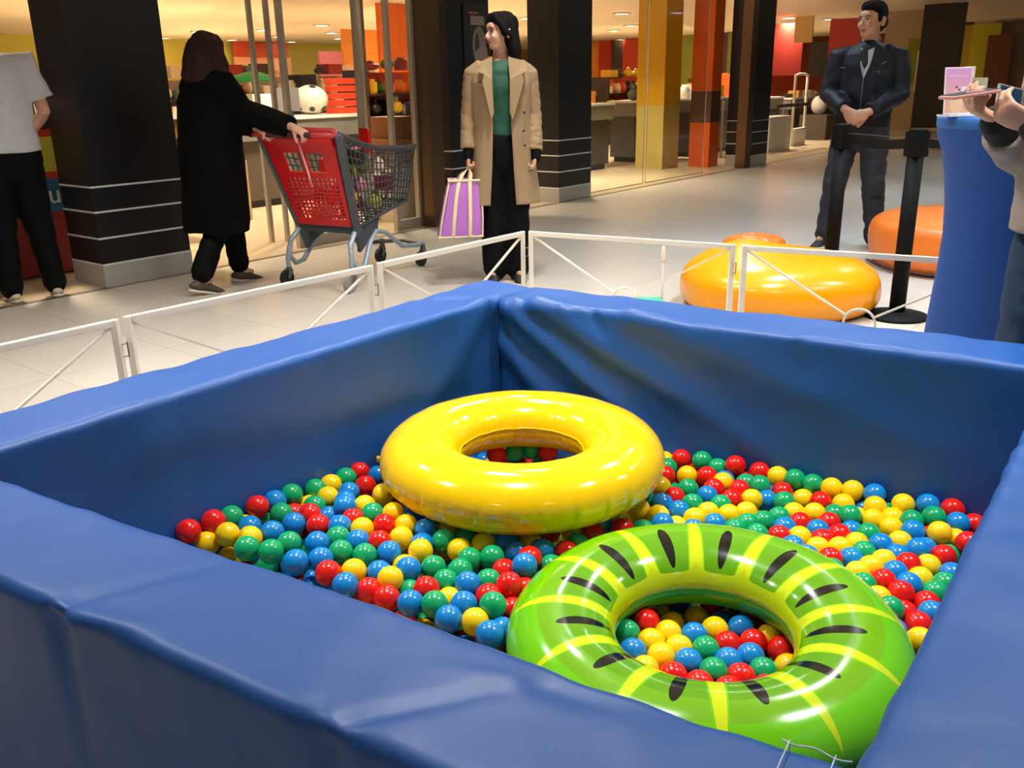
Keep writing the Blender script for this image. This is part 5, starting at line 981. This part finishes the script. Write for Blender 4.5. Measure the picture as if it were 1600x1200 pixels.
# coloured wall boards, each a board of its own standing on or before the walls
bn = [0]
def board_b(x0, x1, b, z0, z1, col, label, th=.08, rough=.5):
    a0, _ = hit(x0, 100, b); a1, _ = hit(x1, 100, b); return asolo('wall_board', a0, a1, b, b + th, z0, z1, mat('board_' + col, col, rough), label, 'wall panel', .002)
def board_a(x0, x1, a, y0, y1, col, label, th=.08, rough=.5):
    b0, z1 = hitA(x0, y0, a); b1, z0 = hitA(x1, y1, a); z1 = min(z1, CEIL - .01); z0 = max(z0, .01)
    return asolo('wall_board', a, a + th, min(b0, b1), max(b0, b1), z0, z1, mat('board_' + col, col, rough), label, 'wall panel', .002)
board_b(368, 455, 20.8, 1.2, 2.3, 'e9b394', 'peach pink wall panel behind the checkout, left of the lime wall')
board_b(368, 452, 20.75, 2.3, 2.79, 'b8441a', 'dark orange header board above the peach wall panel')
board_b(500, 538, 16, .2, 2.3, 'b4637a', 'dusky pink wall board hung with dark goods right of the lime wall')
board_b(538, 600, 14, 0, 2.79, 'd8862a', 'amber wall board behind the cart, right of the dusky pink board')
board_b(596, 690, 7.5, 0, 2.79, 'dd6a18', 'bright orange wall board seen through the glass doors')
board_a(738, 764, 31, 25, 165, 'b22a18', 'red wall board right of the head of the trench coat woman')
board_a(764, 800, 30, 45, 150, 'dcb414', 'bright yellow wall board between trench coat woman and black pillar')
board_a(918, 936, 29, 45, 160, 'e08a1c', 'orange yellow wall board just right of the striped black pillar')
board_a(936, 956, 28.8, 40, 160, 'bb2c14', 'narrow red wall board right of the orange yellow one')
board_a(956, 974, 28.6, 50, 160, '3a2c1e', 'dark brown shelf board left of the wide red wall board')
board_a(974, 1002, 28.4, 40, 160, 'c03418', 'wide red wall board left of the yellow column')
board_a(1044, 1064, 28, 55, 160, '541410', 'maroon wall board right of the yellow column')
board_a(1064, 1080, 27.8, 30, 160, '7c8428', 'olive green wall board beside the orange column')
board_a(1120, 1140, 27.5, 50, 160, '3c1c2c', 'dark purple wall board right of the orange column')
board_a(1140, 1162, 27.3, 20, 160, '6a6a1e', 'dark olive wall board left of the farthest black pillar')
board_a(1204, 1250, 22, 38, 120, '8a1e14', 'crimson wall board right of the farthest black pillar')
board_a(1244, 1268, 21.8, 14, 66, 'c2aa66', 'straw yellow wall board above the crimson one')
board_a(1266, 1300, 21.6, 66, 120, '14120f', 'black display board left of the man in the navy jacket')
board_a(1298, 1345, 19.5, 30, 160, 'a82814', 'tall brick red wall board behind the shoulder of the navy jacket man')
board_a(1388, 1428, 22.0, 8, 205, 'b8ac88', 'pale beige wall board right of the man in the navy jacket')
board_a(1420, 1446, 21.8, 60, 132, '87981c', 'leaf green wall board right of the navy jacket man')
board_a(1446, 1466, 21.9, 50, 80, '3e4a1e', 'dark green header above the white panel')
lp = board_a(1434, 1467, 21.5, 80, 142, 'e8ecf0', 'white panel between the green board and black post')
lp2 = board_a(1432, 1461, 21.4, 142, 170, 'ecd2b8', 'cream pink panel below the white panel')
board_a(1428, 1458, 21.3, 170, 200, '8e1418', 'low deep red board below the cream pink panel')
board_a(1446, 1486, 20.5, 0, 200, '100e0d', 'tall black post panel left of the pink advert')
board_a(1484, 1504, 29, 20, 165, '423c38', 'dark grey wall board behind the pink advert')
board_a(1503, 1522, 28.8, 40, 165, 'a8901c', 'mustard wall board behind the card holder')
board_a(1520, 1548, 28.6, 38, 165, 'b4b41a', 'yellow green wall board behind the blue table')
board_a(1545, 1568, 28.4, 55, 165, '6a3c18', 'brown wall board behind the raised hands')
board_a(1566, 1602, 28.8, 40, 165, '9a8c80', 'grey taupe wall board at the far right edge')
# yellow and orange columns
t = thing('column', 'square yellow column with a reflection painted pale on its lower half beside the checkouts', 'column', AB(10.35, 1.2), rz=ANG)
bm = B(); abox(bm, 10.1, 10.6, .98, 1.45, .93, CEIL, .004); part('upper_cladding', bm, mat('yellow_cladding', 'c8960e', .35), t)
bm = B(); abox(bm, 10.1, 10.6, .98, 1.45, 0, .93, .004); part('lower_cladding', bm, mat('pale_yellow_reflection', 'c0ab5c', .35), t)  # same column, reflection on its lower part painted in as a paler yellow
t = thing('column', 'square orange column with a brown band beside the farthest black pillar', 'column', AB(10.9, .7), rz=ANG)
or_ = mat('orange_cladding', 'd85a0a', .4)
for z0, z1, m, n in ((0, .66, or_, 'lower_cladding'), (.66, 1.12, mat('brown_band', '5a3c2e', .5), 'band'), (1.12, CEIL, or_, 'upper_cladding')):
    bm = B(); abox(bm, 10.72, 11.04, .52, .86, z0, z1, .003); part(n, bm, m, t)
# glass shop front
fr = mat('satin_frame', 'b3aa9c', .35, .5)
def glass_door(a0, a1, b, label, w=.038, rz_=.09):
    c = AB((a0 + a1) / 2, b); t = thing('glass_door', label, 'glass door', c, rz=ANG)
    for a in (a0, a1): bm = B(); abox(bm, a - w / 2, a + w / 2, b - w * .7, b + w * .7, 0, CEIL - .005, .003); part('stile', bm, fr, t)
    for z0, z1 in ((.0, rz_), (CEIL - rz_ - .01, CEIL - .01)): bm = B(); abox(bm, a0 + w / 2, a1 - w / 2, b - w * .6, b + w * .6, z0, z1, .003); part('rail', bm, fr, t)
    bm = B(); abox(bm, a0 + w / 2, a1 - w / 2, b - .004, b + .004, rz_, CEIL - rz_ - .01); part('pane', bm, GLASS, t)
    return t
glass_door(2.485, 3.27, .15, 'open glass shop door seen above the front of the shopping cart')
glass_door(3.60, 3.90, .12, 'narrow glass door leaf between the cart and the brown door jamb')
for a0, a1, l in ((6.72, 8.2, 'glass shop front pane just right of the striped centre pillar'), (8.26, 9.9, 'glass shop front pane in front of the yellow column')):
    glass_door(a0, a1, .2, l, .008, .012)
for x, b, l in ((402, .6, 'thin pale door mullion left of the nearest glass door'), (428, .5, 'thin upright door mullion behind the cart handle'), (572, .8, 'thin upright rail behind the front of the cart basket')):
    a, _ = hit(x, 150, b); bm = B(); abox(bm, a - .018, a + .018, b - .018, b + .018, 0, CEIL - .004, .003); o = part('mullion', bm, fr, None, False, AB(a, b)); tag(o, l, 'door frame')

# checkouts
c_top = mat('counter_rim', 'd8d2c8', .35); c_grey = mat('counter_grey', '7d7a75', .4, .2); c_base = mat('counter_base', '4c4238', .5); dark = mat('kick_dark', '1a1614', .5)
def checkout(a0, a1, b0, b1, label, zt=.98, fas=c_grey):
    t = thing('checkout_counter', label, 'counter', AB((a0 + a1) / 2, (b0 + b1) / 2), 'checkout counters', ANG)
    bm = B(); abox(bm, a0, a1, b0, b1, zt - .035, zt, .006); part('worktop', bm, c_top, t)
    bm = B(); abox(bm, a0 + .02, a1 - .02, b0 + .02, b1 - .02, zt - .24, zt - .035, .004); part('fascia', bm, fas, t)
    bm = B(); abox(bm, a0 + .05, a1 - .05, b0 + .08, b1 - .05, .08, zt - .24, .004); part('base', bm, c_base, t)
    bm = B(); abox(bm, a0 + .1, a1 - .1, b0 + .12, b1 - .1, 0, .08); part('kickboard', bm, dark, t)
    return t
checkout(6.95, 8.1, 1.9, 2.6, 'checkout counter nearest the centre pillar, behind the glass front'); checkout(8.2, 9.9, 1.7, 2.4, 'checkout counter left of the yellow column')
checkout(10.9, 12.2, 1.9, 2.5, 'checkout counter between the yellow and orange columns'); checkout(12.4, 14.2, 1.7, 2.4, 'checkout counter right of the orange column')
orf = mat('orange_red_screen', 'cc4412', .4)
checkout(15.2, 17.2, 2.0, 2.7, 'checkout counter behind the white security gate', .92); checkout(17.6, 20.6, 2.0, 2.7, 'long checkout counter left of the man in the navy jacket', .88)
asolo('checkout_screen', 15.3, 17.6, 2.9, 2.98, .85, 1.40, orf, 'orange red checkout screen panel left of the security gate', 'screen panel')
asolo('checkout_screen', 17.7, 21.2, 2.9, 2.98, .85, 1.36, mat('red_screen', 'b83414', .4), 'long red checkout screen panel left of the navy jacket man', 'screen panel')
checkout(3.7, 5.6, 2.6, 3.3, 'checkout counter behind the cart handle holding a monitor and football bag', .97)
# things on and round the near checkout
mon = mat('monitor_grey', '6d6866', .4); whit = mat('white_plastic', 'cfc8bc', .4)
t = thing('monitor', 'grey monitor on the checkout counter above the cart handle', 'monitor', AB(4.55, 2.75, .97), rz=ANG)
bm = B(); abox(bm, 4.38, 4.72, 2.75, 2.79, 1.02, 1.28, .006); part('screen', bm, mon, t)
bm = B(); abox(bm, 4.50, 4.60, 2.72, 2.84, .97, 1.03, .004); part('foot', bm, dark, t)
asolo('carrier_bag', 4.05, 4.32, 2.72, 2.95, .97, 1.22, whit, 'white paper carrier on the checkout counter left of the grey monitor', 'bag', .012)
def spot_mat():
    m = D.materials.new('football_pattern'); m.use_nodes = True; nt = m.node_tree; b = nt.nodes['Principled BSDF']; v = nt.nodes.new('ShaderNodeTexVoronoi'); v.inputs['Scale'].default_value = 7
    tc = nt.nodes.new('ShaderNodeTexCoord'); nt.links.new(tc.outputs['Object'], v.inputs['Vector']); K = NT(nt)
    nt.links.new(K.mix(K.n('LESS_THAN', v.outputs['Distance'], .30), s2l('d0c8b8'), s2l('15130f')), b.inputs['Base Color']); return m
bm = B(); ball(bm, AB(5.05, 2.95, 1.14), (.21, .16, .17)); o = part('football_bag', bm, spot_mat(), None, True, AB(5.05, 2.95, .97)); tag(o, 'rounded white bag with black spots on the checkout counter', 'bag')
for k in range(5): asolo('plastic_crate', 5.32, 5.60, 2.75, 3.0, .97 + k * .085, .97 + k * .085 + .07, mat('crate_red_orange', 'd8401c', .4), ['lowest', 'second lowest', 'middle', 'second highest', 'topmost'][k] + ' red orange crate of the stack on the checkout end', 'crate', .008, 'red orange crates')
gt = thing('display_lamp', 'green domed cover above the checkout left of the football bag', 'lamp', AB(4.95, 3.9, 0), rz=ANG)
bm = B(); lathe(bm, AB(4.95, 3.9, 1.36), [(.28, 0), (.27, .03), (.20, .08), (.1, .11), (.03, .12)], 32); part('shade', bm, mat('green_cover', '1f9a54', .4), gt, True)
bm = B(); tube(bm, [AB(4.95, 3.9, 0), AB(4.95, 3.9, 1.38)], .015, 8); part('pole', bm, dark, gt, True)
# cabinet, cartons and screen inside the narrow door
asolo('cabinet', 4.0, 4.75, .55, 1.0, .0, .52, mat('cream_cabinet', 'd8cbae', .5), 'low cream cabinet just inside the narrow glass door', 'cabinet')
asolo('carton', 4.05, 4.42, .6, .95, .52, .78, mat('carton_brown', 'a8744e', .7), 'lower brown carton on the cream cabinet', 'box', .004); asolo('carton', 4.1, 4.4, .62, .93, .78, .99, mat('carton_brown2', '96643f', .7), 'upper brown carton on the cream cabinet', 'box', .004)
asolo('screen_unit', 4.45, 4.72, .7, .78, .52, 1.12, dark, 'upright black screen on the cream cabinet', 'screen', .01)
asolo('cabinet', 2.2, 3.3, 1.9, 2.5, 0, .6, mat('beige_cabinet', 'cdb48e', .5), 'beige cabinet behind the woman in black and the cart', 'cabinet')
asolo('cabinet', 1.6, 2.1, 1.2, 1.6, 0, .5, mat('tan_cabinet', 'bfa47c', .5), 'small tan cabinet partly hidden by the woman in black', 'cabinet')
# glass topped goods table between pillar and woman in black
t = thing('display_table', 'dark display table with bins between the near pillar and woman in black', 'table', AB(2.55, 2.4), rz=ANG)
a0, a1, b0, b1 = 1.7, 2.6, 2.7, 3.4
bm = B(); abox(bm, a0, a1, b0, b1, .62, .66, .004); part('tabletop', bm, c_top, t)
for a in (a0 + .03, a1 - .03):
    for b in (b0 + .03, b1 - .03): bm = B(); abox(bm, a - .02, a + .02, b - .02, b + .02, 0, .62); part('leg', bm, dark, t)
rg = random.Random(21)
for k, (cc, cn) in enumerate((('6a3a3c', 'maroon'), ('2f7a72', 'teal'), ('c8beb0', 'cream'), ('4a3a30', 'brown'), ('b09878', 'tan'), ('7c8a8e', 'grey blue'))):
    a = 1.82 + (k % 3) * .29; b = 2.85 + (k // 3) * .35
    asolo('folded_goods', a - .12, a + .12, b - .13, b + .13, .66, .66 + rg.uniform(.1, .24), mat('goods_' + cc, cc, .7), cn + ' pile of folded goods on the dark display table', 'goods', .02, 'folded goods on the display table')
# promotional bin with stripes and lettering behind the man in grey
a, _ = hit(92, 290, .75)
t = thing('promo_bin', 'striped red, lime and blue promotional bin with white lettering beside the near pillar', 'display bin', AB(a - .15, .9), rz=ANG)
L0, L1, b0 = a - .62, a + .18, .75
for z0, z1, c, n in ((0.02, .46, '7c1a1c', 'lower_band'), (.46, .69, '135a80', 'blue_band'), (.69, .74, 'b02422', 'red_band'), (.74, .98, 'b8b63a', 'lime_band'), (.98, 1.03, 'c02a26', 'top_band'), (1.03, 1.10, '2a1418', 'inner_edge')):
    bm = B(); abox(bm, L0, L1, b0, b0 + .45, z0, z1, .002); part(n, bm, mat('band_' + c, c, .45), t)
fc = D.curves.new('lettering', 'FONT'); fc.body = 'lue'; fc.size = .19; fc.extrude = .002; fc.align_x = 'CENTER'
to = D.objects.new('t', fc); COL.objects.link(to); dg = bpy.context.evaluated_depsgraph_get(); dg.update(); me = D.meshes.new_from_object(to.evaluated_get(dg)); D.objects.remove(to)
bm = B(); bm.from_mesh(me); bm.transform(Matrix.Translation(AB(a - .02, b0 - .004, .52)) @ Matrix.Rotation(ANG, 4, 'Z') @ Matrix.Rotation(PI / 2, 4, 'X')); part('lettering', bm, whit, t)
for k in range(8):
    cc, cn = (('e8e4dc', 'white'), ('6d1530', 'wine red'), ('e8e4dc', 'white'), ('c03428', 'red'))[k % 4]; a_ = L0 + .07 + .095 * k
    bm = B(); c = AB(a_, b0 + .12 + .1 * (k % 2), 1.10); lathe(bm, c, [(.035, 0), (.037, .02), (.037, .1), (.016, .14), (.016, .16)], 16); o = part('bottle', bm, mat('btl_' + cc, cc, .3), None, True, c); tag(o, cn + ' bottle standing on the striped promotional bin', 'bottle', 'bottles on the promotional bin')
asolo('display_header', L0, L1, 1.22, 1.28, 1.12, 1.42, mat('burgundy_board', '6c2030', .5), 'burgundy board rising above the promotional bin', 'sign')

# shelving with goods
sh_w = mat('shelf_white', 'cfc2ae', .5); sh_d = mat('shelf_dark', '2a221e', .5)
pal = [('efe8dc', 'white'), ('17130f', 'black'), ('cbb99a', 'beige'), ('8e2a22', 'dark red'), ('e8e2d4', 'off white'), ('3c3028', 'brown'), ('d9a23c', 'ochre'), ('5a6a6e', 'slate'), ('f4efe4', 'bright white'), ('221c1a', 'charcoal')]
pal2 = [('d8341c', 'red'), ('e27a1c', 'orange'), ('17130f', 'black'), ('efe8dc', 'white'), ('e8b820', 'yellow'), ('7a1a16', 'dark red'), ('3c6a2c', 'green')]
protos = {}
def proto(shape, col):
    k = (shape, col)
    if k not in protos:
        bm = B()
        if shape == 'carton': box(bm, (0, 0, .5), (1, 1, 1), 0, .05)
        elif shape == 'jar': lathe(bm, (0, 0, 0), [(.40, 0), (.45, .05), (.45, .75), (.3, .85), (.3, 1)], 14)
        else:
            ball(bm, (0, 0, .45), (.5, .4, .45), None, 12, 8); tube(bm, [(0, 0, .8), (0, 0, 1.0)], [.12, .2], 8)
        bmesh.ops.recalc_face_normals(bm, faces=bm.faces); me = D.meshes.new(shape); bm.to_mesh(me); bm.free(); me.materials.append(mat('pack_' + col, col, .4))
        if shape != 'carton': me.polygons.foreach_set('use_smooth', [True] * len(me.polygons))
        protos[k] = me
    return protos[k]
def goods_row(a0, a1, b, z, hmax, palette, where, group, rs, wmin=.12, wmax=.3):
    a = a0 + .05
    while a < a1 - .1:
        w = rs.uniform(wmin, wmax); c, cn = rs.choice(palette); shp = rs.choice(['carton', 'jar', 'sack']); hh = rs.uniform(.55, 1) * hmax
        o = D.objects.new({'carton': 'packed_carton', 'jar': 'storage_jar', 'sack': 'goods_sack'}[shp], proto(shp, c)); o.location = AB(a + w / 2, b, z); o.rotation_euler = (0, 0, ANG + rs.uniform(-.1, .1)); o.scale = (w * .9, .25, hh); COL.objects.link(o)
        tag(o, '%s %s %s' % (cn, {'carton': 'carton', 'jar': 'jar', 'sack': 'sack'}[shp], where), 'goods', '%s %s' % (cn, group)); a += w + .02
def gondola(a0, a1, b, h, n, palette, label, where, seed, back=sh_w):
    rs = random.Random(seed); t = thing('shelf_unit', label, 'shelf', AB((a0 + a1) / 2, b), rz=ANG)
    bm = B(); abox(bm, a0, a1, b + .22, b + .26, 0, h); part('back_panel', bm, back, t)
    bm = B(); abox(bm, a0, a1, b - .22, b + .22, 0, .14); part('plinth', bm, sh_d, t)
    for a in (a0, a1): bm = B(); abox(bm, a - .02, a + .02, b - .2, b + .26, 0, h + .03); part('upright', bm, sh_d, t)
    rn = ['lowest', 'second', 'third', 'fourth', 'fifth']
    for k in range(n):
        z = .14 + (h - .14) * k / n; 
        if k: bm = B(); abox(bm, a0, a1, b - .2, b + .22, z - .02, z); part('shelf_board', bm, sh_d, t)
        goods_row(a0, a1, b - .03, z, (h - .14) / n * .85, palette, 'on the %s shelf of %s' % (rn[k], where), 'goods on the %s shelf of %s' % (rn[k], where), rs)
    goods_row(a0 + .1, a1 - .1, b, h + .0 + .03, .22, palette, 'on top of %s' % where, 'goods on top of %s' % where, rs, .2, .45)
gondola(6.0, 8.1, 9, 1.45, 4, pal, 'shelf unit of mixed pale and dark goods left of the woman in black', 'the unit left of the woman in black', 1)
gondola(8.2, 9.9, 9.3, 1.5, 4, pal, 'shelf unit of mixed goods right of the woman in black', 'the unit right of the woman in black', 2)
gondola(9.9, 12.3, 8.8, 1.5, 4, pal, 'shelf unit with white and black goods above the cart', 'the unit above the cart', 3)
gondola(8.0, 9.9, 5.4, 1.5, 4, pal2, 'shelf unit of red and orange goods behind the front of the cart', 'the red and orange shelf unit', 4, mat('shelf_red', '8c2c1c', .5))
gondola(14.6, 17.2, 5.0, 1.35, 4, pal2, 'shelf unit of red goods behind the checkouts right of centre pillar', 'the unit behind the checkouts', 5, mat('shelf_orange', 'c8501c', .5))
gondola(19.0, 22, 5.0, 1.3, 4, pal2, 'dark shelf unit seen right of the orange column', 'the unit right of the orange column', 6, sh_d)
# small goods along the checkout worktops
rs = random.Random(33)
goods_row(7.0, 8.0, 2.1, .98, .22, pal2, 'on the checkout nearest the centre pillar', 'goods on the checkout by the centre pillar', rs, .1, .2)
goods_row(8.3, 9.8, 2.0, .98, .28, pal2, 'on the checkout left of the yellow column', 'goods on the checkout left of the yellow column', rs, .1, .2)
goods_row(10.95, 12.1, 2.1, .98, .26, pal, 'on the checkout between the two columns', 'goods on the checkout between the columns', rs, .1, .2)
goods_row(12.5, 14.1, 2.0, .98, .26, pal2, 'on the checkout right of the orange column', 'goods on the checkout right of the orange column', rs, .1, .2)
goods_row(17.7, 20.4, 2.2, .88, .15, pal, 'on the long checkout', 'goods on the long checkout', rs, .15, .3)
# white security gates
def gate(a, b, w, h, label):
    t = thing('security_gate', label, 'security gate', AB(a + w / 2, b), rz=ANG); wm_ = mat('gate_white', 'd9d4cb', .4)
    for k in (0, 1): bm = B(); tube(bm, [AB(a + w * k, b, 0), AB(a + w * k, b, h)], .028, 10); part('upright', bm, wm_, t, True)
    bm = B(); tube(bm, [AB(a, b, h), AB(a + w * .3, b, h + .03), AB(a + w * .7, b, h + .03), AB(a + w, b, h)], .028, 10); part('top_bar', bm, wm_, t, True)
    bm = B(); abox(bm, a, a + w, b - .05, b + .05, 0, .34, .006); part('foot_panel', bm, wm_, t)
gate(15.55, 1.14, .62, 1.33, 'white security gate frame left of the man in the navy jacket')
gate(12.95, 1.2, .45, 1.35, 'white security gate frame left of the farthest black pillar')
for x, y, b, l in ((1131, 160, 1.15, 'thin white guide pole right of the orange column'), (1225, 165, 1.0, 'thin grey guide pole left of the white security gate')):
    a, z = hit(x, y, b); bm = B(); tube(bm, [AB(a, b, 0), AB(a, b, z)], .018, 10); o = part('guide_pole', bm, fr, None, True, AB(a, b)); tag(o, l, 'pole')
asolo('turnstile_box', 13.9, 14.9, .9, 1.2, 0, .62, c_top, 'white turnstile box right of the farthest black pillar', 'turnstile', .01)
asolo('turnstile_rail', 14.0, 15.5, .8, .84, .78, .84, c_base, 'dark rail above the white turnstile box', 'rail')
bm = B(); ball(bm, AB(17.9, 1.5, .72), (.17, .12, .2)); o = part('white_bag', bm, whit, None, True, AB(17.9, 1.5, .5)); tag(o, 'white carrier bag hanging left of the hands of the navy jacket man', 'bag')
bm = B(); abox(bm, 17.6, 18.2, 1.2, 1.8, 0, .52, .01); o = part('bagging_stand', bm, c_base, None, False, AB(17.9, 1.5)); tag(o, 'dark bagging stand under the white carrier bag', 'stand')
# staff in the distance
P6 = Person('blond person in a red top behind the checkout, seen from behind', AB(13.6, 3.2), math.radians(-150), 1.66, skin_a, low=True)
P6.hair('long', mat('blond_hair', 'd8b46c', .5), [([(0, .09, .03), (0, .10, -.08), (0, .10, -.14)], [(.07, .04), (.085, .045), (.08, .03)])])
P6.top(mat('red_top', 'b02c18', .7), [(.50, .18, .13, 0), (.62, .17, .13, 0), (.72, .19, .13, 0), (.79, .18, .11, 0), (.83, .09, .08, .01)], (.045, .042, .034), sleeve=.95, name='sweater', voxel=.015); P6.trousers(blackc, voxel=.015)
P7 = Person('cashier with brown hair in a pale top behind the near checkout', AB(4.35, 3.7), math.radians(-60), 1.58, skin_a, head_yaw=-.5, low=True)
P7.hair('long', mat('chestnut_hair', '4a2416', .5), [([(0, .09, .03), (0, .10, -.08), (0, .10, -.14)], [(.07, .04), (.085, .045), (.08, .03)]), ([(.05, .03, 0), (.08, .02, -.1)], [.04, .03])])
P7.top(mat('pale_top', 'd8ccc0', .7), [(.50, .18, .13, 0), (.62, .17, .13, 0), (.72, .19, .13, 0), (.79, .18, .11, 0), (.83, .09, .08, .01)], (.045, .042, .034), sleeve=.95, name='sweater', voxel=.015); P7.trousers(blackc, voxel=.015)
# objects on the blue table beside the hands
pp = at(1572, 166, TOPZ); pp = Vector((1.78, 3.02, TOPZ))
bm = B(); lathe(bm, pp, [(.035, 0), (.036, .02), (.028, .08), (.012, .12), (.004, .13)], 20); o = part('paper_cone', bm, whit, None, True, pp); tag(o, 'white cone shaped object standing on the blue table near the hands', 'cone')
pp = Vector((1.88, 3.1, TOPZ)); t = thing('potted_plant', 'dark bushy plant in a tan pot on the blue table at the edge', 'plant', pp)
bm = B(); lathe(bm, pp, [(.03, 0), (.04, .06), (.042, .065)], 20); part('pot', bm, mat('tan_pot', 'a07850', .6), t, True)
bm = B(); rg = random.Random(4)
for k in range(26): q = Vector((rg.gauss(0, .022), rg.gauss(0, .02), .10 + rg.random() * .08)); ball(bm, pp + q, (.018, .014, .012), None, 8, 6)
part('foliage', bm, mat('dark_leaf', '1c1815', .6), t, True)

# ceiling lights
gl = mat('warm_diffuser', 'fff2dc', .5, emit='ffedcf', estr=14.0); cl = mat('cool_diffuser', 'f4f8ff', .5, emit='f2f6ff', estr=7.0); hs_ = mat('light_housing', 'c9c2b6', .4)
def ceiling_light(m, label):
    t = thing('ceiling_light', label, 'ceiling light', (0, 0, CEIL))
    bm = B(); lathe(bm, (0, 0, CEIL - .03), [(.16, .03), (.21, .03), (.21, .0), (.175, 0), (.17, .012)], 28); part('housing', bm, hs_, t, True)
    bm = B(); lathe(bm, (0, 0, CEIL - .018), [(.168, .0), (.168, .006)], 28); part('diffuser', bm, m, t, True)
    return t
lw = ceiling_light(gl, 'round warm ceiling light in the shop, one of the rows'); lc = ceiling_light(cl, 'round cool ceiling light over the mall walkway')
first = True
spots = list(STORE_LIGHTS) + [(a, b) for a in np.arange(14, 33, 2.4) for b in np.arange(3.5, 20.5, 2.4) if all((a - c) ** 2 + (b - d) ** 2 > 1.2 for c, d in STORE_LIGHTS)]
for a, b in spots:
    o = lw if first else copy_tree(lw); first = False; o.location = AB(float(a), float(b), CEIL); o['group'] = 'warm ceiling lights of the shop'
first = True
for x, y in MALL_LIGHTS:
    o = lc if first else copy_tree(lc); first = False; o.location = (x, y, CEIL); o['group'] = 'cool ceiling lights of the mall'
